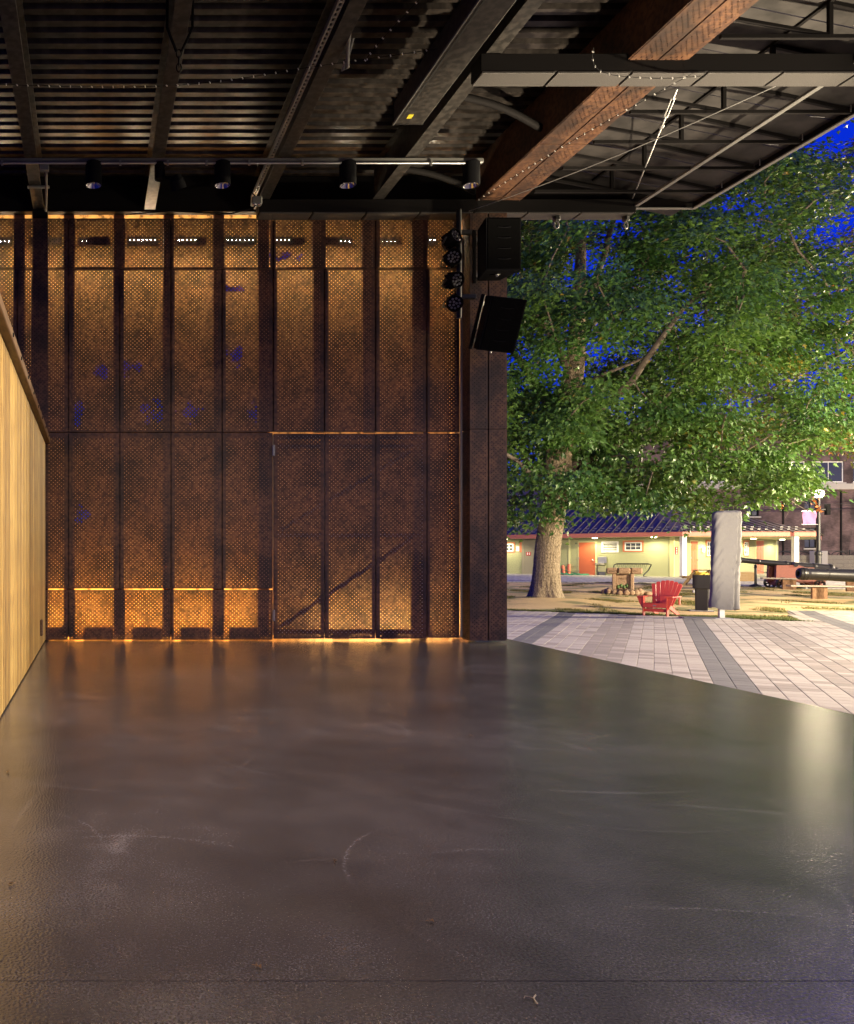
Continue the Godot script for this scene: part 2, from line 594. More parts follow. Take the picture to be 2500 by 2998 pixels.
# ------------------------------------------------------------------ ground and paving
func ground() -> void:
	var b := MB.new()
	var xs := []
	var zs := []
	var x := -60.0
	while x < 130.0:
		xs.append(x)
		x += 0.5 if x > 4.0 and x < 36.0 else 5.0
	var z := -8.0
	while z < 150.0:
		zs.append(z)
		z += 0.5 if z > 18.0 and z < 50.0 else 4.0
	zs.append(700.0)
	xs.insert(0, -700.0)
	xs.append(700.0)
	zs.insert(0, -200.0)
	for i in xs.size() - 1:
		for j in zs.size() - 1:
			var p := []
			for q in [[0, 0], [1, 0], [1, 1], [0, 1]]:
				var xx: float = xs[i + q[0]]
				var zz: float = -zs[j + q[1]]
				p.append(Vector3(xx, ground_y(xx, zz), zz))
			b.quad(p[0], p[1], p[2], p[3], Vector3.UP)
	struct("lawn", b, M["lawn"])
	# short grass standing along the edges and in patches
	var gb := MB.new()
	for k in 4:
		var t := k * 1.7
		var o := Vector3(cos(t), 0, sin(t)) * 0.03
		var s := Vector3(sin(t), 0, -cos(t)) * 0.008
		gb.tri3(o - s, o + s, o * 2.2 + Vector3(0, 0.06, 0), Vector3.UP, Vector3.UP, Vector3.UP)
	var mm := MultiMesh.new()
	mm.transform_format = MultiMesh.TRANSFORM_3D
	mm.use_colors = true
	mm.mesh = gb.mesh()
	var f := noise(0.35, 5, 3)
	var where := []
	var cols := []
	while where.size() < 20000:
		var d := rng.randf_range(20.5, 45.0)
		var xx := rng.randf_range(6.0, 0.93 * d)
		var e := lawn_edge(xx)
		if d < e + 0.02 or in_side_path(xx, d) or in_walk(xx, d):
			continue
		var near_edge := d < e + 0.35 + 1.1 * clampf((xx - 16.5) / 1.5, 0.0, 1.0)
		var g := f.get_noise_2d(xx, d)
		if not near_edge and g < 0.2 + rng.randf() * 0.7:
			continue
		var t := Transform3D(Basis(Vector3.UP, rng.randf() * TAU).scaled(Vector3.ONE * rng.randf_range(0.6, 1.3)), Vector3(xx, ground_y(xx, -d), -d))
		where.append(t)
		var gr := Color(0.09, 0.15, 0.03).lerp(Color(0.42, 0.32, 0.13), rng.randf() * (0.35 if near_edge else 1.0))
		cols.append(gr)
	mm.instance_count = where.size()
	for i in where.size():
		mm.set_instance_transform(i, where[i])
		mm.set_instance_color(i, cols[i])
	var gi := MultiMeshInstance3D.new()
	gi.name = "grass_tufts"
	gi.multimesh = mm
	gi.material_override = M["grass_blade"]
	gi.set_meta("kind", "stuff")
	tag(gi, "short green grass tufts along the edges and patches of the dry lawn", "grass")
	add_child(gi)
	# the pale walk in front of the green building
	var wpoly := walk_poly()
	var wb := sheet(wpoly, 0.03)
	for i in wpoly.size():
		var q := wpoly[i]
		var r := wpoly[(i + 1) % wpoly.size()]
		var a := Vector3(q.x, ground_y(q.x, -q.y) + 0.03, -q.y)
		var c := Vector3(r.x, ground_y(r.x, -r.y) + 0.03, -r.y)
		wb.quad(a, c, c - Vector3(0, 0.2, 0), a - Vector3(0, 0.2, 0), Vector3((r - q).y, 0, (r - q).x))
	struct("walkway", wb, M["concrete"])

func sheet(poly: PackedVector2Array, lift: float) -> MB:
	# a sheet that follows the ground, cut into strips a metre deep
	var b := MB.new()
	var d := -8.0
	while d < 64.0:
		var strip := PackedVector2Array([Vector2(-5, d), Vector2(100, d), Vector2(100, d + 1.0), Vector2(-5, d + 1.0)])
		for piece in Geometry2D.intersect_polygons(poly, strip):
			for c in range(0, 24):
				var cell := PackedVector2Array([Vector2(c * 3.0, d), Vector2(c * 3.0 + 3.0, d), Vector2(c * 3.0 + 3.0, d + 1.0), Vector2(c * 3.0, d + 1.0)])
				for q in Geometry2D.intersect_polygons(piece, cell):
					var idx := Geometry2D.triangulate_polygon(q)
					for i in range(0, idx.size(), 3):
						var p := []
						for k in 3:
							var w: Vector2 = q[idx[i + k]]
							p.append(Vector3(w.x, ground_y(w.x, -w.y) + lift, -w.y))
						b.tri(p[0], p[1], p[2], Vector3.UP)
		d += 1.0
	return b

func walk_poly() -> PackedVector2Array:
	return PackedVector2Array([Vector2(5, 46.5), Vector2(22, 44.6), Vector2(27, 44.2), Vector2(30.0, 43.4), Vector2(30.8, 39.2), Vector2(34, 38.4), Vector2(40, 37.6), Vector2(62, 36), Vector2(62, 55), Vector2(62, 62), Vector2(44, 62), Vector2(5, 62)])

func in_walk(x: float, d: float) -> bool:
	return Geometry2D.is_point_in_polygon(Vector2(x, d), walk_poly())

func lawn_edge(x: float) -> float:
	# where the paving ends and the lawn begins
	if x < 12.65:
		return 25.8 + (12.65 - x) * 0.42
	if x < 16.1:
		return 25.8 - (x - 12.65) * 0.55
	return 23.9 - (x - 16.1) * 1.03

func in_side_path(x: float, d: float) -> bool:
	return Geometry2D.is_point_in_polygon(Vector2(x, d), PackedVector2Array([Vector2(18.2, 21.9), Vector2(21.0, 25.7), Vector2(40, 25.2), Vector2(40, 10), Vector2(22, 15)]))

func paving() -> void:
	var root := Node3D.new()
	root.name = "plaza_paving"
	root.set_meta("kind", "structure")
	add_child(root)
	# bed
	var b := MB.new()
	var poly := [Vector2(3.5, -8.0)]
	poly.append(Vector2(3.5, 29.6))
	poly.append(Vector2(12.65, 25.8))
	poly.append(Vector2(16.1, 23.9))
	poly.append(Vector2(18.25, 21.75))
	poly.append(Vector2(21.0, 25.7))
	poly.append(Vector2(40, 25.2))
	poly.append(Vector2(40, -8))
	var pv := PackedVector2Array(poly)
	b = sheet(pv, 0.012)
	part("joint_bed", b, M["joint_sand"], root)
	# pavers in courses: u runs along the bands, w across them
	var u := Vector2(0.552, 0.834)
	var w := Vector2(0.834, -0.552)
	var pw := 0.212
	var pl := 0.26
	var mb := MB.new()
	mb.box(Vector3.ZERO, Vector3(pw - 0.006, 0.02, pl - 0.006), Basis(), 0.003)
	var mesh := mb.mesh()
	var turn := atan2(u.x, -u.y)
	var list := []
	var tf := noise(0.9, 15, 2)
	for i in range(-34, 118):
		var wc := (i + 0.5) * pw
		for j in range(-16, 158):
			var uc := (j + (0.5 if posmod(i, 2) else 0.0)) * pl
			var c := u * uc + w * wc
			var d := c.y
			if c.x < floor_edge(d) - 0.3 or c.x > 1.03 * d + 3.0 or c.x < 4.0 or d < 0.0 or d > 30.0:
				continue
			if d > lawn_edge(c.x) - 0.1 and not in_side_path(c.x, d):
				continue
			if not Geometry2D.is_point_in_polygon(c, pv):
				continue
			list.append([c, i, j])
	list.sort_custom(func(a, c): return (a[0] as Vector2).length_squared() < (c[0] as Vector2).length_squared())
	var many := []
	var mcol := []
	var shown := 0
	for e in list:
		var c: Vector2 = e[0]
		var wv := c.dot(w)
		var r := rng.randf()
		var tone := 0 if r < 0.45 else (1 if r < 0.8 else 2)
		var lw := absf(fposmod(wv - 0.8 + 1.475, 2.95) - 1.475)   # grey band every 2.95 m
		var lb := absf(fposmod(wv + 0.67 + 1.475, 2.95) - 1.475)
		if lw < 0.2:
			tone = 5 if r < 0.6 else 6
		elif lb < 0.32:
			tone = 3 if r < 0.55 else (4 if r < 0.85 else 2)
		elif posmod(e[2], 11) == 0 and tf.get_noise_2d(c.x, c.y) > -0.25:
			tone = 4 if r < 0.6 else 3
		elif tf.get_noise_2d(c.x * 0.7, c.y * 2.0) > 0.3:
			tone = 3 if r < 0.5 else 2
		var y := ground_y(c.x, -c.y)
		var t := Transform3D(Basis(Vector3.UP, PI - turn) if false else Basis(Vector3.UP, atan2(u.x, -u.y)), Vector3(c.x, y + 0.014 + rng.randf_range(-0.0008, 0.0008), -c.y))
		var visible_now: bool = c.x > floor_edge(c.y) + 0.05 and c.x < 0.9 * c.y
		if visible_now and shown < 300:
			shown += 1
			var o := part("paver", mesh, M["paver%d" % tone], root)
			o.transform = t
		else:
			many.append(t)
			var col: Color = (M["tones"][tone] as Color).srgb_to_linear()
			mcol.append(col * rng.randf_range(0.9, 1.06))
	var mm := MultiMesh.new()
	mm.transform_format = MultiMesh.TRANSFORM_3D
	mm.use_colors = true
	mm.mesh = mesh
	mm.instance_count = many.size()
	for i in many.size():
		mm.set_instance_transform(i, many[i])
		mm.set_instance_color(i, mcol[i])
	var g := MultiMeshInstance3D.new()
	g.name = "far_pavers"
	g.multimesh = mm
	g.material_override = M["paver_many"]
	g.set_meta("kind", "stuff")
	root.add_child(g)

func stage_floor() -> void:
	var root := Node3D.new()
	root.name = "stage_floor"
	root.set_meta("kind", "structure")
	add_child(root)
	# two pours with a saw-cut joint between them; local z of the prism points down
	var down := Transform3D(Basis(Vector3(1, 0, 0), Vector3(0, 0, -1), Vector3(0, -1, 0)), Vector3.ZERO)
	for e in [[-7.0, 1.93], [1.933, 11.3]]:
		var b := MB.new()
		b.prism(PackedVector2Array([Vector2(-4.0, e[0]), Vector2(floor_edge(e[0]), e[0]), Vector2(floor_edge(e[1]), e[1]), Vector2(-4.0, e[1])]), 0.85, down)
		part("floor_slab", b, M["sealed_concrete"], root)
	var j := MB.new()
	j.box(Vector3(0.2, -0.4, -1.9315), Vector3(8.3, 0.796, 0.0026))
	part("joint_filler", j, M["dark_steel"], root)

# ------------------------------------------------------------------ roof
func corrugated(x0: float, x1: float, d0: float, d1: float, y: float) -> MB:
	# ribs run along x
	var b := MB.new()
	var pitch := 0.158
	var d := d0
	while d < d1:
		var pr := [[0.0, 0.0], [0.078, 0.0], [0.096, 0.042], [0.14, 0.042], [0.158, 0.0]]
		for i in 4:
			var a := Vector2(d + pr[i][0], y + pr[i][1])
			var c := Vector2(d + pr[i + 1][0], y + pr[i + 1][1])
			b.quad(Vector3(x0, a.y, -a.x), Vector3(x1, a.y, -a.x), Vector3(x1, c.y, -c.x), Vector3(x0, c.y, -c.x), Vector3(0, -1, 0))
			b.quad(Vector3(x0, a.y + 0.002, -a.x), Vector3(x1, a.y + 0.002, -a.x), Vector3(x1, c.y + 0.002, -c.x), Vector3(x0, c.y + 0.002, -c.x), Vector3(0, 1, 0))
		d += pitch
	return b

func channel(x: float, w: float, d0: float, d1: float, y0: float, y1: float) -> MB:
	# an I-section: bottom flange, web, top flange
	var b := MB.new()
	b.box(Vector3(x, y0 + 0.006, -(d0 + d1) / 2), Vector3(w, 0.012, d1 - d0), Basis(), 0.002)
	b.box(Vector3(x, (y0 + y1) / 2, -(d0 + d1) / 2), Vector3(0.012, y1 - y0 - 0.026, d1 - d0))
	b.box(Vector3(x, y1 - 0.006, -(d0 + d1) / 2), Vector3(w, 0.012, d1 - d0), Basis(), 0.002)
	return b

func stage_roof() -> void:
	var r := thing("stage_roof", "dark steel roof over the stage with ribbed deck, beams and rusty girder", "roof")
	part("ribbed_deck", corrugated(-4.2, 5.0, -7.0, 11.4, 5.54), M["deck_steel"], r)
	var top := MB.new()
	top.box(Vector3(0.45, 5.68, -2.2), Vector3(9.3, 0.14, 18.6))
	part("roof_slab", top, M["dark_steel"], r)
	var xs := [-1.96, -0.638, 0.685, 1.99, 3.31]
	for i in xs.size():
		var far := 10.12 if i < 4 else 9.95
		part("roof_beam", channel(xs[i], 0.132, -7.0, far, 5.13, 5.536), M["painted_steel"], r)
	# bulkhead over the screen
	var bh := MB.new()
	bh.box(Vector3(0.4, 5.325, -10.19), Vector3(9.2, 0.42, 0.1))
	part("bulkhead", bh, M["dark_steel"], r)
	# two headers, box sections; soffit of separate plates
	for h in [[1.93, 6.29, 9.905], [3.2, 10.5, 7.08]]:
		var x0: float = h[0]
		var x1: float = h[1]
		var d: float = h[2]
		var b := MB.new()
		b.box(Vector3((x0 + x1) / 2, 5.05, -d), Vector3(x1 - x0, 0.15, 0.19), Basis(), 0.004)
		var hb := part("header_beam", b, M["dark_steel"], r)
		var x := x0
		while x < x1 - 0.05:
			var e := minf(x + 0.62, x1)
			var s := MB.new()
			s.box(Vector3((x + e) / 2, 4.967, -d), Vector3(e - x - 0.022, 0.016, 0.196), Basis(), 0.002)
			part("soffit_plate", s, M["light_soffit"], hb)
			x = e
	# the clad girder
	var gx0 := 4.42
	var gx1 := 4.90
	var core := MB.new()
	core.box(Vector3((gx0 + gx1) / 2, 5.32, -1.3), Vector3(gx1 - gx0 - 0.02, 0.44, 16.9))
	var g := part("clad_girder", core, M["corten"], r)
	var d := -4.0
	while d < 9.7:
		var e := minf(d + 1.24, 9.72)
		for k in 2:
			var w := 0.228
			var m := perf(w, e - d - 0.014, 0.045, 0.03, 0.0075, 0.02, 0.03, 0.012)
			var o := part("soffit_panel", m, M["corten"], g)
			# panel lies face down: local x across, local y along depth
			o.transform = Transform3D(Basis(Vector3(1, 0, 0), Vector3(0, 0, 1), Vector3(0, -1, 0)) , Vector3(gx0 + 0.004 + k * (w + 0.016), 5.07, -e + 0.007))
		d = e
	for s in [[gx0 - 0.004, -1.0], [gx1 + 0.004, 1.0]]:
		var b := MB.new()
		b.box(Vector3(s[0], 5.31, -1.3), Vector3(0.008, 0.47, 16.9))
		part("side_plate", b, M["corten"], g)
	# curved braces between the fourth beam and the girder
	for dd in [7.9, 9.35]:
		var b := MB.new()
		var pts := []
		for i in 9:
			var t := i / 8.0
			pts.append(Vector3(lerpf(3.36, 4.42, t), 5.22 + 0.05 * sin(PI * t) - 0.02 * t, -dd - 0.55 * t + 0.1))
		b.tube(pts, 0.035, 8)
		part("brace", b, M["dark_steel"], r)

func canopy() -> void:
	var c := thing("side_canopy", "dark grey trussed canopy jutting out past the stage's right edge", "canopy")
	# sheet falling from the girder to the outer edge
	var ye := 5.10
	var yi := 5.52
	var x0 := 4.95
	var x1 := 6.98
	for k in range(0, 24):
		var d0 := -3.2 + k * 0.56
		var b := MB.new()
		var a := Vector3(x0, yi, -d0 - 0.006)
		var e := Vector3(x1, ye, -d0 - 0.006)
		var f := Vector3(x1, ye, -d0 - 0.554)
		var g := Vector3(x0, yi, -d0 - 0.554)
		var up := Vector3(0, 0.012, 0)
		b.quad(a, e, f, g, Vector3.DOWN)
		b.quad(a + up, e + up, f + up, g + up, Vector3.UP)
		b.quad(a, e, e + up, a + up, Vector3.BACK)
		b.quad(g, f, f + up, g + up, Vector3.FORWARD)
		part("roof_sheet", b, M["canopy_sheet"], c)
	for k in range(0, 24):
		var d := -3.2 + k * 0.56 + 0.34
		if d > 9.75: continue
		var t := MB.new()
		var z := -d
		t.bar(Vector3(4.93, 5.06, z), Vector3(6.95, 5.06, z), 0.028, 0.03)
		t.bar(Vector3(5.79, 5.07, z), Vector3(5.79, 5.335, z), 0.03, 0.03)
		t.bar(Vector3(5.79, 5.33, z), Vector3(6.93, 5.08, z), 0.028, 0.032)
		t.bar(Vector3(4.95, 5.22, z), Vector3(5.79, 5.07, z), 0.024, 0.026)
		part("truss", t, M["dark_steel"], c)
	var p := MB.new()
	p.bar(Vector3(6.29, 5.052, 3.2), Vector3(6.29, 5.052, -9.81), 0.05, 0.03, 0.004)
	part("purlin", p, M["grey_steel"], c)
	var q := MB.new()
	q.bar(Vector3(5.79, 5.345, 3.2), Vector3(5.79, 5.345, -9.8), 0.03, 0.035)
	part("ridge_bar", q, M["dark_steel"], c)
	var o := MB.new()
	o.bar(Vector3(6.99, 5.10, 3.2), Vector3(6.99, 5.10, -9.86), 0.03, 0.11, 0.003)
	part("edge_channel", o, M["dark_steel"], c)
	var l := MB.new()
	l.bar(Vector3(6.985, 5.035, 3.2), Vector3(6.985, 5.035, -9.86), 0.05, 0.016, 0.003)
	l.bar(Vector3(6.29, 5.037, -9.86), Vector3(7.0, 5.037, -9.86), 0.04, 0.016, 0.003)
	part("edge_lip", l, M["grey_steel"], c)
	var e2 := MB.new()
	e2.bar(Vector3(4.95, 5.10, -9.88), Vector3(7.0, 5.10, -9.88), 0.02, 0.1, 0.002)
	part("end_plate", e2, M["dark_steel"], c)
	var gb := MB.new()
	gb.prism(PackedVector2Array([Vector2(4.9, 5.1), Vector2(6.98, 5.08), Vector2(4.9, 5.6)]), 0.012, Transform3D(Basis(), Vector3(0, 0, -9.9)))
	part("end_gable", gb, M["dark_steel"], c)
	for k in 9:
		for s in 2:
			var b := MB.new()
			var d := 5.1 + k * 0.53 + s * 0.2
			var px := 6.93 if s == 0 else 6.86
			if s == 0:
				b.tube([Vector3(px, 5.05, -d), Vector3(px, 5.16, -d)], 0.005, 5)
			else:
				b.tube([Vector3(px, 5.10, -d), Vector3(px - 0.12, 5.12, -d - 0.02)], 0.004, 5)
			part("net_clip", b, M["galvanised"], c)

# ------------------------------------------------------------------ perforated plates
func perf(w: float, h: float, px: float, py: float, r: float, mx: float, my: float, flange := 0.03) -> ArrayMesh:
	# plate in local xy from (0,0) to (w,h), facing +z, staggered six-sided holes, edges folded back
	var nx := maxi(1, int(floor((w - 2 * mx) / px)))
	var ny := maxi(1, int(floor((h - 2 * my) / py)))
	var x0 := (w - nx * px) / 2
	var y0 := (h - ny * py) / 2
	var v := PackedVector3Array()
	var ix := PackedInt32Array()
	var hex := []
	for k in 6:
		hex.append(Vector3(cos(PI / 3 * k), sin(PI / 3 * k), 0) * r)
	var T := [[0, 7, 1], [0, 8, 7]]
	for j in ny:
		var cy := y0 + (j + 0.5) * py
		var odd := j % 2 == 1
		var cnt := nx - 1 if odd else nx
		if odd:
			for e in [[x0, x0 + px / 2], [x0 + nx * px - px / 2, x0 + nx * px]]:
				var s := v.size()
				v.append(Vector3(e[0], cy - py / 2, 0)); v.append(Vector3(e[1], cy - py / 2, 0)); v.append(Vector3(e[1], cy + py / 2, 0)); v.append(Vector3(e[0], cy + py / 2, 0))
				for q in [0, 2, 1, 0, 3, 2]: ix.append(s + q)
		for i in cnt:
			var c := Vector3(x0 + (i + (1.0 if odd else 0.5)) * px, cy, 0)
			var s := v.size()
			v.append(c + Vector3(-px / 2, -py / 2, 0)); v.append(c + Vector3(px / 2, -py / 2, 0)); v.append(c + Vector3(px / 2, py / 2, 0)); v.append(c + Vector3(-px / 2, py / 2, 0))
			for k in 6: v.append(c + hex[k])
			for q in [1, 2, 4, 2, 5, 4, 2, 3, 5, 3, 6, 5, 3, 7, 6, 3, 0, 7, 0, 8, 7, 0, 1, 8, 1, 9, 8, 1, 4, 9]:
				ix.append(s + q)
	# solid margins
	for e in [[0.0, 0.0, w, y0], [0.0, y0 + ny * py, w, h], [0.0, y0, x0, y0 + ny * py], [x0 + nx * px, y0, w, y0 + ny * py]]:
		var s := v.size()
		v.append(Vector3(e[0], e[1], 0)); v.append(Vector3(e[2], e[1], 0)); v.append(Vector3(e[2], e[3], 0)); v.append(Vector3(e[0], e[3], 0))
		for q in [0, 2, 1, 0, 3, 2]: ix.append(s + q)
	var n := PackedVector3Array()
	n.resize(v.size())
	n.fill(Vector3(0, 0, 1))
	for k in range(0, ix.size(), 3):   # every face the same way round
		var a := v[ix[k]]
		if (v[ix[k + 2]] - a).cross(v[ix[k + 1]] - a).z < 0:
			var q := ix[k + 1]
			ix[k + 1] = ix[k + 2]
			ix[k + 2] = q
	var cs := [Vector3(0, 0, 0), Vector3(w, 0, 0), Vector3(w, h, 0), Vector3(0, h, 0)]
	var ns := [Vector3(0, -1, 0), Vector3(1, 0, 0), Vector3(0, 1, 0), Vector3(-1, 0, 0)]
	for k in 4:
		var s := v.size()
		var back := Vector3(0, 0, -flange)
		v.append(cs[k]); v.append(cs[(k + 1) % 4]); v.append(cs[(k + 1) % 4] + back); v.append(cs[k] + back)
		for q in 4: n.append(ns[k])
		for q in [0, 1, 2, 0, 2, 3]: ix.append(s + q)
	var a := []
	a.resize(Mesh.ARRAY_MAX)
	a[Mesh.ARRAY_VERTEX] = v
	a[Mesh.ARRAY_NORMAL] = n
	a[Mesh.ARRAY_INDEX] = ix
	var m := ArrayMesh.new()
	m.add_surface_from_arrays(Mesh.PRIMITIVE_TRIANGLES, a)
	return m

const BAY := 0.6033
const BAY0 := -0.28
var HX := 0.0489
var HY := 0.0222
var HR := 0.0052

func screen() -> void:
	var s := thing("perforated_screen", "tall rust-brown perforated steel screen across the back of the stage, glowing through its holes", "screen", Vector3(0, 0, -10))
	var gap := 0.016
	var cache := {}
	var get_panel := func(w: float, h: float) -> ArrayMesh:
		var k := "%.3f_%.3f" % [w, h]
		if not cache.has(k):
			cache[k] = perf(w, h, HX, HY, HR, 0.004, 0.012)
		return cache[k]
	# rows: top band of double panels, tall upper panels, lower panels, base band of double panels
	var x_of := func(i: int) -> float: return BAY0 + i * BAY
	for i in range(-4, 8, 2):
		var a: float = x_of.call(i)
		var b: float = minf(x_of.call(i + 2), 4.335)
		if i == 6: b = 4.335
		part("screen_panel", get_panel.call(b - a - gap, 0.592), M["corten"], s, Vector3(a + gap / 2, 4.385, 0))
	for i in range(-4, 8):
		var a: float = x_of.call(i)
		var b: float = x_of.call(i + 1) if i < 7 else 4.335
		part("screen_panel", get_panel.call(b - a - gap, 1.915), M["corten"], s, Vector3(a + gap / 2, 2.463, 0))
		if i < 4:
			part("screen_panel", get_panel.call(b - a - gap, 1.835), M["corten"], s, Vector3(a + gap / 2, 0.615, 0))
		elif i == 7:
			part("screen_panel", get_panel.call(b - a - gap, 2.405), M["corten"], s, Vector3(a + gap / 2, 0.035, 0))
	for i in range(-4, 4, 2):
		var a: float = x_of.call(i)
		var b: float = x_of.call(i + 2)
		part("screen_panel", get_panel.call(b - a - gap, 0.586), M["corten"], s, Vector3(a + gap / 2, 0.012, 0))
	# steel posts behind the joints
	for i in range(-4, 9):
		if i in [5, 6]: continue
		var b := MB.new()
		var x: float = x_of.call(i) if i < 8 else 4.40
		var pw := 0.13 if i < 5 else 0.15
		b.box(Vector3(x + (-0.055 if i == 4 else (0.012 if i > 4 else 0.0)), 2.77, -0.3), Vector3(pw if i < 8 else 0.06, 5.5, 0.1), Basis(), 0.004)
		part("post", b, M["rust_post"], s)
		if i == 4:
			part("joint_strip", one_box(Vector3(x, 3.72, -0.04), Vector3(0.05, 2.5, 0.012)), M["corten"], s)
		elif i < 8:
			part("joint_strip", one_box(Vector3(x, 2.52, -0.04), Vector3(0.05, 4.9, 0.012)), M["corten"], s)
	for i in [5, 6]:
		var b := MB.new()
		b.box(Vector3(x_of.call(i) + 0.012, 4.0, -0.3), Vector3(0.15, 3.04, 0.1), Basis(), 0.004)
		part("post", b, M["rust_post"], s)
		part("joint_strip", one_box(Vector3(x_of.call(i), 3.72, -0.04), Vector3(0.05, 2.5, 0.012)), M["corten"], s)
	var bc := MB.new()
	bc.box(Vector3(-0.62, 2.56, -0.13), Vector3(0.185, 5.1, 0.14), Basis(), 0.004)
	part("post", bc, M["dark_steel"], s)
	for e in [[2.455, -2.7, 2.1]]:
		var b := MB.new()
		b.box(Vector3((e[1] + e[2]) / 2, e[0], -0.2), Vector3(e[2] - e[1], 0.06, 0.06))
		part("girt", b, M["corten"], s)
	var edge := MB.new()
	edge.box(Vector3(4.352, 2.4, -0.03), Vector3(0.024, 4.7, 0.05))
	part("edge_strip", edge, M["galvanised"], s)
	# rear skin, with ragged openings that the evening sky shows through
	var holes := [[0.46, 3.42, 0.16, 0.09], [0.12, 3.40, 0.09, 0.08], [1.85, 3.57, 0.1, 0.1], [-0.2, 2.86, 0.09, 0.13], [0.8, 2.86, 0.15, 0.12], [1.26, 2.86, 0.15, 0.1], [2.14, 2.85, 0.1, 0.12], [2.5, 4.86, 0.22, 0.05], [-0.16, 1.55, 0.1, 0.1], [1.82, 4.45, 0.12, 0.04]]
	var hn := noise(6.0, 4, 3)
	var b := MB.new()
	var cell := 0.03
	var y := 0.0
	while y < 5.52:
		var x := -2.8
		var run := x
		while x < 4.62:
			var open := false
			for q in holes:
				var dx: float = (x + cell / 2 - q[0] * 1.0) / (q[2] * 1.1)
				var dy: float = (y + cell / 2 - q[1]) / (q[3] * 1.1)
				if dx * dx + dy * dy + 2.2 * hn.get_noise_2d(x, y) < 0.85:
					open = true
					break
			if open:
				if x > run:
					b.quad(Vector3(run, y, -0.95), Vector3(x, y, -0.95), Vector3(x, y + cell, -0.95), Vector3(run, y + cell, -0.95), Vector3.BACK)
					b.quad(Vector3(run, y, -0.97), Vector3(x, y, -0.97), Vector3(x, y + cell, -0.97), Vector3(run, y + cell, -0.97), Vector3.FORWARD)
				run = x + cell
			x += cell
		b.quad(Vector3(run, y, -0.95), Vector3(x, y, -0.95), Vector3(x, y + cell, -0.95), Vector3(run, y + cell, -0.95), Vector3.BACK)
		b.quad(Vector3(run, y, -0.97), Vector3(x, y, -0.97), Vector3(x, y + cell, -0.97), Vector3(run, y + cell, -0.97), Vector3.FORWARD)
		y += cell
	part("rear_skin", b, M["rear_skin"], s)
	part("end_cheek", one_box(Vector3(4.62, 2.77, -0.62), Vector3(0.04, 5.5, 0.68)), M["rear_skin"], s)
	part("end_cheek", one_box(Vector3(-2.82, 2.77, -0.5), Vector3(0.04, 5.5, 1.0)), M["rear_skin"], s)
	# the doors: three panels on a braced frame
	var dr := thing("screen_door", "wide perforated steel door of three panels with slanted braces behind it", "door", Vector3(0, 0, -10))
	for i in range(4, 7):
		var a: float = x_of.call(i)
		part("door_panel", perf(BAY - gap + 0.004, 2.415, HX, HY, HR, 0.004, 0.012), M["corten"], dr, Vector3(a + gap / 2, 0.024, 0))
	var fr := MB.new()
	var l: float = x_of.call(4) + 0.03
	var rr: float = x_of.call(7) - 0.02
	for x in [l, rr]:
		fr.box(Vector3(x, 1.25, -0.06), Vector3(0.05, 2.36, 0.05))
	for x in [x_of.call(5), x_of.call(6)]:
		fr.box(Vector3(x, 1.25, -0.05), Vector3(0.035, 2.3, 0.02))
	for yy in [0.1, 1.24, 2.3, 2.41]:
		fr.box(Vector3((l + rr) / 2, yy, -0.062), Vector3(rr - l, 0.045, 0.052))
	for e in [[0.15, 1.2], [1.3, 2.25]]:
		fr.bar(Vector3(l + 0.06, e[0], -0.09), Vector3(rr - 0.14, e[1], -0.09), 0.03, 0.045)
	part("door_frame", fr, M["galvanised"], dr)
	for yy in [2.24, 0.3]:
		var h := MB.new()
		h.box(Vector3(x_of.call(4) + 0.001, yy, 0.012), Vector3(0.03, 0.13, 0.024), Basis(), 0.004)
		part("hinge", h, M["grey_steel"], dr)

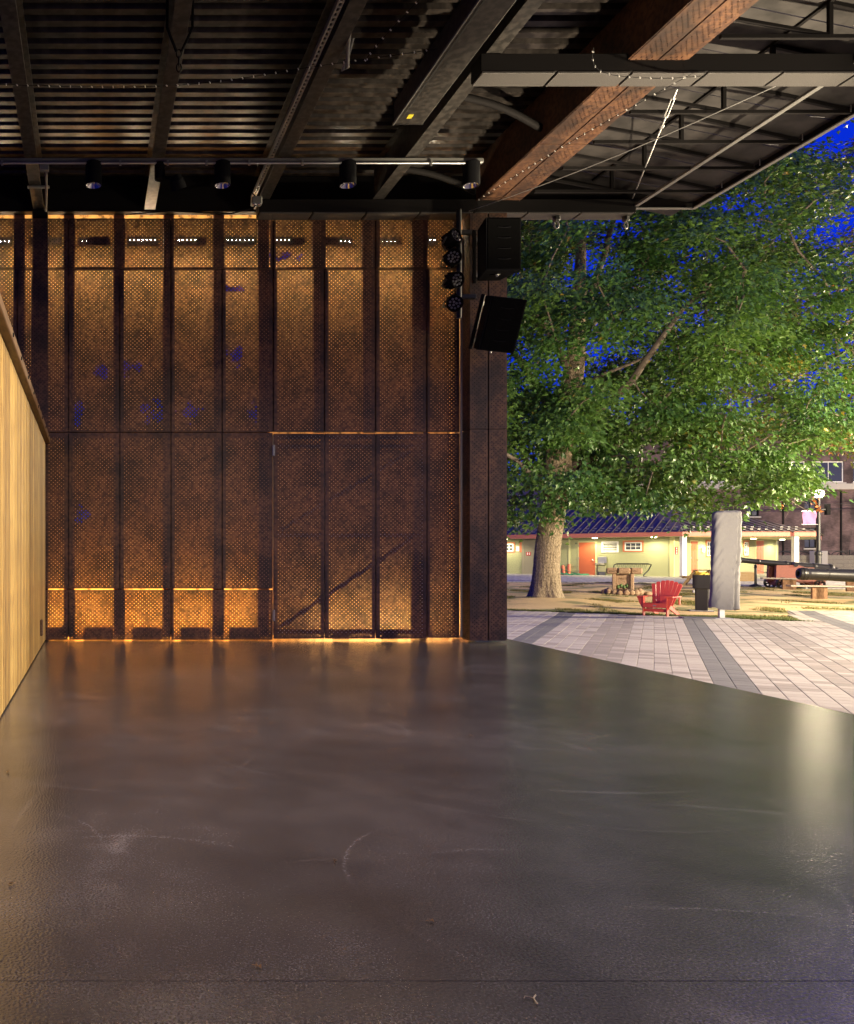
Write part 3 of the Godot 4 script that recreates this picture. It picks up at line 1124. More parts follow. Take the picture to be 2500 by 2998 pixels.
func screen_lights() -> void:
	# linear fittings along the top of the cavity, one to a bay, and uplights on the ground
	for i in range(-4, 8):
		var x := BAY0 + (i + 0.5) * BAY
		if i == 7: x = BAY0 + 7 * BAY + 0.22
		var o := thing("linear_light", "LED bar behind the top of the perforated screen, %s" % ["hidden by the wooden wall side", "far left of the frame", "left of the thick post", "right of the thick post", "above the first full lower panel", "above the second lower panel", "above the third lower panel", "above the fourth lower panel", "above the hinge side of the door", "above the door's middle panel", "above the door's right panel", "beside the four round stage lamps"][i + 4], "light fitting", Vector3(x, 4.92, -10.55), 0.0, "LED bars behind the screen")
		var w := 0.4 if i < 7 else 0.26
		var b := MB.new()
		b.box(Vector3(0, -0.01, 0), Vector3(w, 0.085, 0.05), Basis(), 0.006)
		part("housing", b, M["dark_steel"], o)
		var g := MB.new()
		g.box(Vector3(0, -0.03, -0.034), Vector3(w - 0.02, 0.03, 0.016), Basis(), 0.004)
		part("glowing_strip", g, M["lamp_warm"], o)
		var n := 7 if i < 7 else 4
		for k in n:
			if [0, 0, 0, 5, 5, 0, 2, 0, 3, 4, 1, 0][i + 4] > (k if i % 2 else n - 1 - k): continue
			var d := MB.new()
			d.ball(Vector3((k - (n - 1) / 2.0) * 0.0517, -0.01, 0.03), 0.012, 8)
			part("led_bulb", d, M["lamp_led"], o)
		light_area(o, Vector3(0, -0.06, -0.055), Vector3(0, -1.0, -0.35), Vector2(w, 0.06), Color(1.0, 0.86, 0.64), 1.75)
		light_area(o, Vector3(0, 0.13, -0.04), Vector3(0, 0.6, -1.0), Vector2(w, 0.04), Color(1.0, 0.86, 0.6), 0.3)
	for i in [-1, 0, 1, 2, 3, 5, 6, 7]:
		var x: float = BAY0 + (i + 0.5) * BAY + 0.05
		if i == 7: x = BAY0 + 7 * BAY + 0.17
		var o := thing("ground_uplight", "small uplight on the floor behind the screen, %s" % {-1: "beside the wooden wall", 0: "behind the first lower panel", 1: "behind the second lower panel", 2: "behind the third lower panel", 3: "behind the fourth lower panel", 5: "behind the door's middle panel", 6: "behind the door's right panel", 7: "right of the door"}[i], "uplight", Vector3(x, 0, -10.55), 0.0, "uplights behind the screen")
		var b := MB.new()
		b.box(Vector3(0, 0.06 if i < 4 else 0.03, 0), Vector3(0.36, 0.11, 0.07) if i < 4 else Vector3(0.2 if i < 7 else 0.1, 0.06, 0.07), Basis(), 0.01)
		part("housing", b, M["rust_mid"], o)
		var g := MB.new()
		g.box(Vector3(0, 0.085 if i < 4 else 0.03, -0.042), Vector3(0.18 if i < 7 else 0.08, 0.04, 0.012), Basis(), 0.004)
		part("glowing_lens", g, M["lamp_up"], o)
		light_area(o, Vector3(0, 0.13 if i < 4 else 0.09, -0.06), Vector3(0, 0.8, -1.0), Vector2(0.28 if i < 7 else 0.12, 0.06), Color(1.0, 0.74, 0.36) if i < 4 else Color(1.0, 0.85, 0.6), 2.2 if i < 4 else 1.5)

func column() -> void:
	var c := thing("steel_column", "square rust-brown clad column with perforated face at the right of the screen", "column", Vector3(4.575, 0, -9.8))
	var core := MB.new()
	core.box(Vector3(0, 2.48, -0.11), Vector3(0.40, 4.92, 0.18))
	part("core", core, M["dark_steel"], c)
	for e in [[-0.212, 0.205, 0.0], [0.009, 0.205, 0.0]]:
		for row in [[0.02, 2.44], [2.468, 2.49]]:
			part("face_panel", perf(e[1], row[1], HX, HY, 0.0062, 0.004, 0.012), M["corten"], c, Vector3(e[0], row[0], 0))
	for row in [[0.02, 2.44], [2.468, 2.49]]:
		var o := part("side_panel", perf(0.2, row[1], HX, HY, 0.0062, 0.004, 0.012), M["corten"], c)
		o.transform = Transform3D(Basis(Vector3.UP, -PI / 2), Vector3(-0.214, row[0], -0.202))
		var o2 := part("side_panel", perf(0.2, row[1], HX, HY, 0.0062, 0.004, 0.012), M["corten"], c)
		o2.transform = Transform3D(Basis(Vector3.UP, PI / 2), Vector3(0.216, row[0], -0.002))

func wood_wall() -> void:
	var w := thing("wooden_wall", "waist-high golden bamboo slat wall with dark cap rail at the left of the stage", "wall", Vector3(-0.55, 0, 0))
	w.set_meta("label", "golden bamboo slat wall with dark cap rail at the left of the stage")
	var core := MB.new()
	core.box(Vector3(-0.09, 1.165, -3.8), Vector3(0.1, 2.31, 12.34))
	part("core", core, M["rail_wood"], w)
	var pitch := 0.11
	var mesh := MB.new()
	mesh.box(Vector3.ZERO, Vector3(0.04, 2.305, pitch - 0.026), Basis(), 0.004)
	var sm := mesh.mesh()
	var gm := one_box(Vector3.ZERO, Vector3(0.04, 2.30, 0.025)).mesh()
	var d := 9.93
	var k := 0
	while d > 4.6:
		var o := part("slat", sm, M["bamboo%d" % rng.randi_range(0, 3)], w, Vector3(-0.02 + rng.randf_range(-0.001, 0.001), 1.165, -d))
		part("groove_strip", gm, M["groove_dark"], w, Vector3(-0.024, 1.165, -d + pitch / 2))
		d -= pitch
		k += 1
	var many := MB.new()
	while d > -2.3:
		many.box(Vector3(-0.02, 1.165, -d), Vector3(0.04, 2.305, pitch - 0.026))
		d -= pitch
	var mo := part("near_slats", many, M["bamboo0"], w)
	mo.set_meta("kind", "stuff")
	var r := MB.new()
	r.box(Vector3(-0.045, 2.362, -3.8), Vector3(0.2, 0.072, 12.36), Basis(), 0.006)
	var ro := part("cap_rail", r, M["rail_wood"], w)
	for i in 8:
		var b := MB.new()
		b.lathe([Vector2(0.014, 0), Vector2(0.014, 0.006), Vector2(0.0, 0.008)], 8, Transform3D(Basis(Vector3(0, 0, 1), -PI / 2), Vector3(0.055, 2.362, -5.3 - i * 0.62)))
		part("bolt", b, M["dark_steel"], ro)
	var ob := MB.new()
	ob.box(Vector3(0.012, 0.235, -9.0), Vector3(0.03, 0.17, 0.11), Basis(), 0.008)
	part("outlet_cover", ob, M["rail_wood"], w)

# ------------------------------------------------------------------ the green building
func local_frame(p: Vector2, dir: Vector2) -> Transform3D:
	# x along the wall, z out of it towards the stage
	var x := Vector3(dir.x, 0, -dir.y)
	return Transform3D(Basis(x, Vector3.UP, x.cross(Vector3.UP)), Vector3(p.x, 0, -p.y))

func siding_run(root: Node3D, xf: Transform3D, t0: float, t1: float, y0: float, y1: float, z: float, m: Material) -> void:
	var h := 0.118
	var y := y0
	while y < y1:
		var b := MB.new()
		var e := minf(y + h, y1)
		var a := [Vector3(t0, y, z + 0.022), Vector3(t1, y, z + 0.022), Vector3(t1, e, z + 0.004), Vector3(t0, e, z + 0.004)]
		b.quad(xf * a[0], xf * a[1], xf * a[2], xf * a[3], xf.basis.z)
		var k := [Vector3(t0, y, z - 0.01), Vector3(t1, y, z - 0.01)]
		b.quad(xf * a[0], xf * a[1], xf * k[1], xf * k[0], Vector3.DOWN)
		part("clapboard", b, m, root)
		y += h

func lbox(xf: Transform3D, t0: float, t1: float, y0: float, y1: float, z0: float, z1: float, bev := 0.0) -> MB:
	var b := MB.new()
	b.box(xf * Vector3((t0 + t1) / 2, (y0 + y1) / 2, (z0 + z1) / 2), Vector3(t1 - t0, y1 - y0, z1 - z0), xf.basis, bev)
	return b

func window(root: Node3D, xf: Transform3D, t0: float, t1: float, y0: float, y1: float, nx: int, ny: int, trim := 0.1) -> void:
	var f := MB.new()
	for e in [[t0, t1, y1 - trim, y1], [t0, t1, y0, y0 + trim * 0.7], [t0, t0 + trim, y0 + trim * 0.7, y1 - trim], [t1 - trim, t1, y0 + trim * 0.7, y1 - trim]]:
		f.box(xf * Vector3((e[0] + e[1]) / 2, (e[2] + e[3]) / 2, 0.03), Vector3(e[1] - e[0], e[3] - e[2], 0.05), xf.basis, 0.004)
	var w := part("window", f, M["trim_orange"], root)
	var a := t0 + trim
	var b := t1 - trim
	var c := y0 + trim * 0.7
	var d := y1 - trim
	var s := MB.new()
	var q := 0.055
	for e in [[a, b, d - q, d], [a, b, c, c + q], [a, a + q, c + q, d - q], [b - q, b, c + q, d - q]]:
		s.box(xf * Vector3((e[0] + e[1]) / 2, (e[2] + e[3]) / 2, 0.03), Vector3(e[1] - e[0], e[3] - e[2], 0.036), xf.basis)
	for i in range(1, nx):
		var x := lerpf(a + q, b - q, i / float(nx))
		s.box(xf * Vector3(x, (c + d) / 2, 0.031), Vector3(0.024, d - c - 2 * q, 0.03), xf.basis)
	for j in range(1, ny):
		var y := lerpf(c + q, d - q, j / float(ny))
		s.box(xf * Vector3((a + b) / 2, y, 0.03), Vector3(b - a - 2 * q, 0.024, 0.026), xf.basis)
	part("sash", s, M["white_paint"], w)
	for i in nx:
		for j in ny:
			var x0 := lerpf(a + q, b - q, i / float(nx)) + 0.012
			var x1 := lerpf(a + q, b - q, (i + 1) / float(nx)) - 0.012
			var yy0 := lerpf(c + q, d - q, j / float(ny)) + 0.012
			var yy1 := lerpf(c + q, d - q, (j + 1) / float(ny)) - 0.012
			part("pane", lbox(xf, x0, x1, yy0, yy1, 0.012, 0.02), M["window_glass"], w)

func door(root: Node3D, xf: Transform3D, t0: float, t1: float, y0: float, y1: float, panelled: bool, label := "") -> void:
	part("door_frame", lbox(xf, t0 - 0.07, t1 + 0.07, y0, y1 + 0.07, -0.01, 0.026, 0.004), M["siding_trim"], root)
	var d := part("door", lbox(xf, t0, t1, y0 + 0.01, y1, 0.0, 0.04, 0.004), M["door_orange"], root, Vector3.ZERO, label)
	var h := MB.new()
	h.tube([xf * Vector3(t1 - 0.2, y0 + 0.98, 0.08), xf * Vector3(t1 - 0.08, y0 + 0.98, 0.08), xf * Vector3(t1 - 0.08, y0 + 0.9, 0.05)], 0.018, 6)
	part("handle", h, M["chrome"], d)
	for y in [0.25, 1.05, 1.85]:
		part("hinge", lbox(xf, t0 - 0.02, t0 + 0.02, y0 + y, y0 + y + 0.11, 0.04, 0.055), M["galvanised"], d)
	if panelled:
		for e in [[0.12, 0.7], [0.82, 1.5], [1.62, 1.92]]:
			for k in 2:
				var w := (t1 - t0)
				part("door_panel", lbox(xf, t0 + w * (0.14 + 0.4 * k), t0 + w * (0.46 + 0.4 * k), y0 + e[0], y0 + e[1], 0.04, 0.052, 0.008), M["door_orange"], d)

func roof_face(root: Node3D, a: Vector3, b: Vector3, c: Vector3, d: Vector3, called: String) -> void:
	# eave a-b, ridge d-c; standing seams run from eave to ridge
	var up := (b - a).cross(d - a).normalized()
	if up.y < 0: up = -up
	var t := MB.new()
	t.quad(a, b, c, d, up)
	t.quad(a - up * 0.05, b - up * 0.05, c - up * 0.05, d - up * 0.05, -up)
	var o := part(called, t, M["metal_roof"], root)
	var along := (b - a).normalized()
	var rise := (((d + c) - (a + b)) * 0.5)
	rise = (rise - along * rise.dot(along))
	var n := int(a.distance_to(b) / 0.42)
	for i in n:
		var p := a.lerp(b, (i + 0.5) / n)
		# how far up the slope this seam reaches
		var lo := 0.0
		var hi := 1.0
		for s in 14:
			var mid := (lo + hi) / 2
			var q := p + rise * mid
			var side_l := (d - a).cross(q - a).dot(up)
			var side_r := (c - b).cross(q - b).dot(up)
			if side_l * ((d - a).cross(b - a).dot(up)) >= -1e-6 and side_r * ((c - b).cross(a - b).dot(up)) >= -1e-6:
				lo = mid
			else:
				hi = mid
		if lo < 0.03: continue
		var sb := MB.new()
		sb.bar(p + up * 0.02, p + rise * lo + up * 0.02, 0.03, 0.045, 0.0, up)
		part("seam", sb, M["metal_roof"], o)
		for k in 2:
			if lo > 0.1 + 0.08 * k:
				var g := MB.new()
				g.bar(p + along * 0.1 + rise * (0.06 + 0.07 * k) + up * 0.035, p + along * 0.26 + rise * (0.06 + 0.07 * k) + up * 0.035, 0.03, 0.05, 0.0, up)
				part("snow_guard", g, M["galvanised"], o)

func restroom_building() -> void:
	var r := thing("green_building", "low pale green clapboard building with dark metal roof and orange doors", "building")
	var A := local_frame(Vector2(27.3, 57.6), Vector2(0.755, -0.6557))
	var W := local_frame(Vector2(34.9, 51.0), Vector2(0.855, 0.5186))
	for e in [[A, -8.0, 10.04], [W, 0.02, 14.25]]:
		part("wall", lbox(e[0], e[1], e[2], -0.5, 2.9, -0.3, -0.012), M["siding_trim"], r)
	siding_run(r, A, -8.0, 1.75, -0.2, 2.32, 0.0, M["siding"])
	siding_run(r, A, 3.1, 9.93, -0.2, 2.32, 0.0, M["siding"])
	siding_run(r, W, 0.12, 14.1, -0.2, 2.7, 0.0, M["siding"])
	for e in [[A, 9.9, 10.07], [W, 0.0, 0.14], [W, 14.08, 14.27], [A, 4.48, 4.58]]:
		part("corner_board", lbox(e[0], e[1], e[2], -0.3, 2.6, -0.02, 0.035), M["siding_trim"], r)
	# far end wall of the wing
	var E := local_frame(Vector2(34.9 + 0.855 * 14.25, 51.0 + 0.5186 * 14.25), Vector2(-0.5186, 0.855))
	part("wall", lbox(E, 0.0, 6.0, -0.5, 2.9, 0.0, 0.3), M["siding"], r)
	# taupe double doors under their boards
	part("door_frame", lbox(A, 1.72, 1.86, -0.2, 2.32, -0.01, 0.05), M["taupe"], r)
	siding_run(r, A, 1.86, 3.1, -0.12, 2.32, 0.02, M["taupe"])
	window(r, A, 0.35, 1.3, 1.42, 2.1, 3, 2)
	part("trim", lbox(A, 1.58, 1.72, 1.42, 2.1, 0.01, 0.05), M["trim_orange"], r)
	door(r, A, 5.08, 5.99, -0.08, 2.03, false)
	window(r, A, 7.48, 8.59, 1.42, 2.12, 3, 2, 0.11)
	# louvre
	var lf := MB.new()
	for e in [[6.33, 7.26, 2.0, 2.08], [6.33, 7.26, 1.39, 1.47], [6.33, 6.42, 1.47, 2.0], [7.17, 7.26, 1.47, 2.0]]:
		lf.box(A * Vector3((e[0] + e[1]) / 2, (e[2] + e[3]) / 2, 0.035), Vector3(e[1] - e[0], e[3] - e[2], 0.06), A.basis)
	var lo := part("louvre", lf, M["white_paint"], r)
	part("backing", lbox(A, 6.42, 7.17, 1.47, 2.0, 0.004, 0.01), M["dark_void"], lo)
	for k in 5:
		var b := MB.new()
		b.box(A * Vector3(6.795, 1.53 + k * 0.105, 0.032), Vector3(0.75, 0.05, 0.012), A.basis * Basis(Vector3.RIGHT, -0.6))
		part("blade", b, M["white_paint"], lo)
	# wing openings
	door(r, W, 2.15, 3.01, -0.05, 2.07, true)
	window(r, W, 4.07, 4.92, 1.1, 2.17, 2, 3, 0.1)
	window(r, W, 9.21, 9.98, 1.15, 2.2, 2, 3, 0.1)
	door(r, W, 11.1, 12.2, -0.05, 2.2, true)
	# eaves: along wall A, then the porch edge
	var e0 := Vector3(20.4, 2.3, -62.4)
	var e1 := Vector3(34.3, 2.3, -49.35)
	var e2 := Vector3(42.1, 2.3, -49.3)
	for e in [[e0, e1], [e1, e2]]:
		var b := MB.new()
		b.bar((e[0] as Vector3) + Vector3(0, 0.13, 0), (e[1] as Vector3) + Vector3(0, 0.13, 0), 0.05, 0.26, 0.0)
		part("fascia", b, M["fascia_red"], r)
	var fe := MB.new()
	fe.bar(e2 + Vector3(0, 0.13, 0), Vector3(50.0, 2.43, -58.2), 0.05, 0.26)
	part("fascia", fe, M["fascia_red"], r)
	# soffit
	var sf := MB.new()
	var sy := 2.315
	sf.tri(Vector3(e0.x, sy, e0.z), Vector3(e1.x, sy, e1.z), Vector3(26, sy, -64), Vector3.DOWN)
	sf.quad(Vector3(e1.x, sy, e1.z), Vector3(e2.x, sy, e2.z), Vector3(50, sy, -58.2), Vector3(34, sy, -60), Vector3.DOWN)
	sf.tri(Vector3(e1.x, sy, e1.z), Vector3(26, sy, -64), Vector3(34, sy, -60), Vector3.DOWN)
	part("soffit", sf, M["siding_trim"], r)
	var u := Vector3(0, 0.27, 0)
	var r0 := Vector3(25.0, 4.7, -67.0)
	var r1 := Vector3(38.6, 4.7, -56.5)
	roof_face(r, e0 + u, e1 + u + Vector3(0, 0, 0.06), r1, r0, "roof")
	roof_face(r, e1 + u + Vector3(0, 0, 0.06), e2 + u + Vector3(0, 0, 0.06), r1 + Vector3(0.3, 0, -0.2), r1, "roof")
	roof_face(r, e2 + u, Vector3(50.2, 2.57, -58.2), Vector3(41.5, 4.7, -60.5), r1 + Vector3(0.3, 0, -0.2), "roof")
	for x in [34.55, 41.1]:
		var b := MB.new()
		b.box(Vector3(x, 1.15, -49.62), Vector3(0.26, 2.5, 0.26), Basis(), 0.015)
		part("porch_post", b, M["white_paint"], r)
	# lamps under the eaves
	var lamps := [[A * Vector3(0.85, 2.28, 0.7), "above the far left window"], [A * Vector3(6.1, 2.28, 0.75), "above the plain orange door"], [A * Vector3(9.2, 2.28, 0.75), "above the six-pane window"], [W * Vector3(3.6, 2.28, 0.7), "between the left porch door and the narrow window"], [W * Vector3(8.9, 2.28, 0.7), "beside the grey umbrella cover"], [W * Vector3(13.2, 2.28, 0.7), "at the far end of the porch"]]
	for e in lamps:
		var o := thing("eave_light", "small round lit lamp under the eave, %s" % e[1], "lamp", e[0], 0.0, "lamps under the eaves")
		var b := MB.new()
		b.lathe([Vector2(0.0, -0.035), Vector2(0.12, -0.02), Vector2(0.15, 0.0), Vector2(0.15, 0.03)], 14)
		part("glowing_lens", b, M["lamp_eave"], o)
		light_spot(o, Vector3(0, -0.06, 0), Vector3(0, -2, 0), Color(1.0, 0.94, 0.76), 4.3, 85.0, 0.12)
	# signs
	var g := "signs on the green building"
	one("restroom_sign", lbox(A, 1.99, 2.27, 1.21, 1.44, 0.045, 0.055), M["sign_red"], "small red restroom sign on the taupe door", "sign", g)
	var pic := MB.new()
	for k in 2:
		pic.box(A * Vector3(2.07 + k * 0.12, 1.31, 0.058), Vector3(0.05, 0.11, 0.004), A.basis)
		pic.ball(A * Vector3(2.07 + k * 0.12, 1.395, 0.058), 0.022, 8)
	part("pictogram", pic, M["sign_white"], get_node("restroom_sign"))
	var ns := one("no_smoking_sign", lbox(A, 2.55, 2.9, 1.44, 1.86, 0.045, 0.055), M["sign_white"], "white no smoking sign on the taupe door beside the tree trunk", "sign", g)
	var ring := MB.new()
	var rp := []
	for k in 17:
		rp.append(A * Vector3(2.725 + cos(TAU * k / 16) * 0.12, 1.68 + sin(TAU * k / 16) * 0.12, 0.058))
	ring.tube(rp, 0.016, 5, false)
	ring.bar(A * Vector3(2.64, 1.76, 0.058), A * Vector3(2.81, 1.6, 0.058), 0.02, 0.006)
	part("ring", ring, M["sign_red"], ns)
	var bs := one("blue_notice", lbox(A, 2.5, 2.85, 0.88, 1.32, 0.045, 0.055), M["sign_white"], "white and blue notice low on the taupe door", "sign", g)
	var bw := MB.new()
	bw.box(A * Vector3(2.675, 0.98, 0.057), Vector3(0.33, 0.17, 0.004), A.basis)
	bw.box(A * Vector3(2.66, 1.18, 0.057), Vector3(0.2, 0.09, 0.004), A.basis * Basis(Vector3.BACK, 0.3))
	part("print", bw, M["sign_blue"], bs)
	one("paper_notice", lbox(A, 1.38, 1.56, 1.5, 1.82, 0.03, 0.04), M["sign_white"], "blank white notice between the far left window and the taupe door", "sign", g)
	var tri := one("restroom_sign", lbox(W, 0.2, 0.5, 1.25, 1.7, 0.03, 0.04), M["sign_red"], "tall red sign with three white pictures near the wall's corner", "sign", g)
	var tp := MB.new()
	for k in 3:
		tp.box(W * Vector3(0.35, 1.33 + k * 0.145, 0.043), Vector3(0.1, 0.09, 0.004), W.basis)
	part("pictogram", tp, M["sign_white"], tri)
	var wv := one("wave_poster", lbox(W, 0.88, 1.51, 1.22, 1.72, 0.03, 0.04), M["sign_white"], "white poster with dark blue waves beside the porch post", "poster", g)
	var wb := MB.new()
	for k in 3:
		var pl := PackedVector2Array()
		for i in 13:
			pl.append(Vector2(0.9 + 0.05 * i, 1.3 + 0.1 * k + 0.04 * sin(i * 0.9 + k * 1.6) - (0.006 * i * k)))
		for i in range(12, -1, -1):
			pl.append(Vector2(0.9 + 0.05 * i, 1.25 + 0.1 * k + 0.03 * sin(i * 0.9 + k * 1.6 + 0.5) - (0.006 * i * k)))
		wb.prism(pl, 0.004, W * Transform3D(Basis(), Vector3(0, 0, 0.041)))
	part("print", wb, M["sign_blue"], wv)
	one("wall_box", lbox(W, 3.45, 3.75, 1.4, 1.7, 0.03, 0.12, 0.01), M["white_paint"], "small white box on the porch wall between door and narrow window", "box")
	one("paper_notice", lbox(W, 5.2, 5.6, 1.35, 1.75, 0.03, 0.04), M["sign_white"], "white notice right of the narrow porch window", "sign", g)
	# fountain, against the wall
	var fo := thing("drinking_fountain", "steel wall-hung drinking fountain right of the plain orange door", "drinking fountain")
	part("back_plate", lbox(A, 6.15, 6.62, 0.72, 1.12, 0.03, 0.1, 0.01), M["galvanised"], fo)
	var ba := MB.new()
	ba.prism(PackedVector2Array([Vector2(0.03, 0.55), Vector2(0.4, 0.62), Vector2(0.48, 0.72), Vector2(0.03, 0.74)]), 0.5, A * Transform3D(Basis(Vector3(0, 0, 1), Vector3(0, 1, 0), Vector3(1, 0, 0)), Vector3(6.05, 0, 0)))
	part("basin", ba, M["chrome"], fo)
	part("pedestal", lbox(A, 6.16, 6.6, 0.18, 0.56, 0.03, 0.22, 0.01), M["siding_trim"], fo)
	part("plinth", lbox(A, 6.2, 6.56, -0.12, 0.16, 0.03, 0.2, 0.01), M["grey_steel"], fo)
	# hose and rolled red bags in the corner
	var ho := MB.new()
	var hp := []
	for k in 150:
		var t := k * 0.26
		var q := 0.3 + 0.3 * absf(sin(k * 0.031))
		var pp := A * Vector3(4.7 + cos(t) * q * 1.8, 0, 0.75 + sin(t) * q * 0.8)
		hp.append(Vector3(pp.x, ground_y(pp.x, pp.z) + 0.05 + 0.03 * (k % 3), pp.z))
	hp.append(A * Vector3(4.0, 0.35, 0.15))
	hp.append(A * Vector3(4.02, 0.7, 0.08))
	ho.tube(hp, 0.022, 6)
	one("garden_hose", ho, M["hose_green"], "green garden hose coiled on the walk below the corner of the wall", "hose")
	for k in 2:
		var b := MB.new()
		var x := 4.3 + k * 0.26
		b.lathe([Vector2(0.0, 0), Vector2(0.1, 0.02), Vector2(0.1, 0.3), Vector2(0.085, 0.34), Vector2(0.1, 0.38), Vector2(0.09, 0.66 + k * 0.08), Vector2(0.0, 0.7 + k * 0.08)], 12, A * Transform3D(Basis(Vector3.BACK, 0.18 if k == 0 else 0.02) * Basis(Vector3.RIGHT, -0.2), Vector3(x, -0.1, 0.3)))
		one("rolled_bag", b, M["salmon"], ["shorter salmon red rolled bag leaning on the wall by the hose", "taller salmon red rolled bag next to the orange door frame"][k], "bag", "rolled bags by the hose")
	# bike rack
	var bk := thing("bike_rack", "black bent-tube bicycle rack in front of the six-pane window", "bicycle rack", A * Vector3(8.1, -0.12, 0.9), A.basis.get_euler().y)
	var bt := MB.new()
	bt.tube([Vector3(-1.0, 0.0, 0.15), Vector3(-0.9, 0.04, 0.3), Vector3(-0.98, 0.3, 0.1), Vector3(-0.95, 0.74, -0.1), Vector3(-0.82, 0.8, -0.1), Vector3(0.82, 0.8, -0.1), Vector3(0.98, 0.76, -0.1), Vector3(0.85, 0.42, 0.05), Vector3(0.62, 0.12, 0.2), Vector3(0.66, 0.03, 0.3), Vector3(0.95, 0.0, 0.3)], 0.035, 8)
	part("tube_frame", bt, M["black_paint"], bk)
	for k in 8:
		var b := MB.new()
		var x := -0.7 + k * 0.2
		b.tube([Vector3(x - 0.08, 0.78, -0.1), Vector3(x - 0.02, 0.48, 0.0), Vector3(x + 0.06, 0.78, -0.1)], 0.012, 6)
		part("loop", b, M["black_paint"], bk)

func brick_building() -> void:
	var r := thing("brick_building", "tall purple-brown brick building with stone band behind the street lamp", "building", Vector3(0, 0, -75))
	var win := []
	for k in range(-1, 8):
		win.append([57.7 + k * 5.1, 58.8 + k * 5.1, 1.95, 3.75])
		win.append([57.7 + k * 5.1, 58.8 + k * 5.1, 4.75, 6.15])
		win.append([56.9 + k * 3.4, 59.5 + k * 3.4, 7.75, 9.6])
	var b := MB.new()
	b.box(Vector3(75, 6.2, -4.5), Vector3(54, 13.6, 8.9))
	part("wall", b, M["brick"], r)
	# brick face in front of the recessed windows, laid round the openings
	var rows := [[-0.6, 1.95], [1.95, 3.75], [3.75, 4.75], [4.75, 6.15], [6.15, 7.12], [7.62, 7.75], [7.75, 9.6], [9.6, 13.0]]
	var f := MB.new()
	for q in rows:
		var x := 48.0
		var cuts := []
		for w in win:
			if w[2] < q[1] - 0.01 and w[3] > q[0] + 0.01:
				cuts.append(w)
		cuts.sort_custom(func(a, c): return a[0] < c[0])
		for w in cuts:
			if w[0] > x:
				f.box(Vector3((x + w[0]) / 2, (q[0] + q[1]) / 2, 0.09), Vector3(w[0] - x, q[1] - q[0], 0.18))
			x = maxf(x, w[1])
		f.box(Vector3((x + 102) / 2, (q[0] + q[1]) / 2, 0.09), Vector3(102 - x, q[1] - q[0], 0.18))
	part("brick_face", f, M["brick"], r)
	for w in win:
		var top: bool = w[2] > 7
		var o := part("window", rect_frame(w[0], w[1], w[2], w[3], 0.09, 0.05, 0.06), M["white_paint"] if top else M["dark_steel"], r)
		part("pane", one_box(Vector3((w[0] + w[1]) / 2, (w[2] + w[3]) / 2, 0.03), Vector3(w[1] - w[0] - 0.1, w[3] - w[2] - 0.1, 0.02)), M["window_glass"], o)
		part("mullion", one_box(Vector3((w[0] + w[1]) / 2, (w[2] + w[3]) / 2, 0.055), Vector3(0.05, w[3] - w[2] - 0.18, 0.03)), M["white_paint"] if top else M["dark_steel"], o)
		part("sill", one_box(Vector3((w[0] + w[1]) / 2, w[2] - 0.07, 0.17), Vector3(w[1] - w[0] + 0.25, 0.13, 0.2)), M["pale_stone"], r)
		if w[2] < 3:
			var a := MB.new()
			var pl := PackedVector2Array()
			for i in 11:
				var t := PI - PI * i / 10
				pl.append(Vector2((w[0] + w[1]) / 2 + cos(t) * 0.78, w[3] - 0.02 + sin(t) * 0.32))
			for i in range(10, -1, -1):
				var t := PI - PI * i / 10
				pl.append(Vector2((w[0] + w[1]) / 2 + cos(t) * 0.56, w[3] - 0.02 + sin(t) * 0.16))
			a.prism(pl, 0.04, Transform3D(Basis(), Vector3(0, 0, 0.18)))
			part("arch", a, M["brick"], r)
	part("stone_band", one_box(Vector3(75, 7.37, 0.15), Vector3(54, 0.5, 0.42)), M["pale_stone"], r)
	part("cornice", one_box(Vector3(75, 13.2, 0.2), Vector3(54.4, 0.5, 0.7)), M["pale_stone"], r)
	for x in [60.9, 66.0, 71.1]:
		part("downpipe", one_box(Vector3(x, 3.3, 0.22), Vector3(0.12, 7.4, 0.08)), M["dark_steel"], r)
	# retaining wall with a scrolled iron railing
	var w := thing("low_stone_wall", "low pale stone wall below the iron railing in front of the brick building", "wall", Vector3(0, 0, -66))
	var y := -0.3
	var row := 0
	while y < 0.98:
		var x := 50.0 + (0.4 if row % 2 else 0.0)
		while x < 78:
			part("stone_block", one_box(Vector3(x + 0.6, y + 0.155, -0.2 + rng.randf_range(-0.006, 0.006)), Vector3(1.185, 0.3, 0.4)), M["stone"], w)
			x += 1.2
		y += 0.316
		row += 1
	var fn := thing("iron_railing", "black iron railing of round scrolls on the low stone wall", "railing", Vector3(0, 0.98, -66.2))
	for yy in [0.06, 0.62]:
		part("rail", one_box(Vector3(64, yy, 0), Vector3(28, 0.05, 0.04)), M["black_paint"], fn)
	var x := 50.4
	while x < 77:
		part("railing_post", one_box(Vector3(x, 0.36, 0), Vector3(0.06, 0.72, 0.06)), M["black_paint"], fn)
		for k in 2:
			var sc := MB.new()
			var c := x + 0.75 + k * 1.35
			var p1 := []
			for i in 25:
				var t := TAU * i / 24
				p1.append(Vector3(c + cos(t) * 0.6, 0.34 + sin(t) * 0.25, 0))
			sc.tube(p1, 0.03, 5, false)
			var p2 := []
			for i in 22:
				var t := 0.5 + i * 0.36
				var q := 0.42 * (1.0 - i / 24.0)
				p2.append(Vector3(c + 0.15 + cos(t) * q, 0.32 + sin(t) * q * 0.45, 0))
			sc.tube(p2, 0.028, 5, false)
			part("scroll", sc, M["black_paint"], fn)
		x += 2.9
	var cb := thing("utility_cabinet", "pale grey utility cabinet behind the right porch post", "cabinet", Vector3(55.9, 0, -65.3))
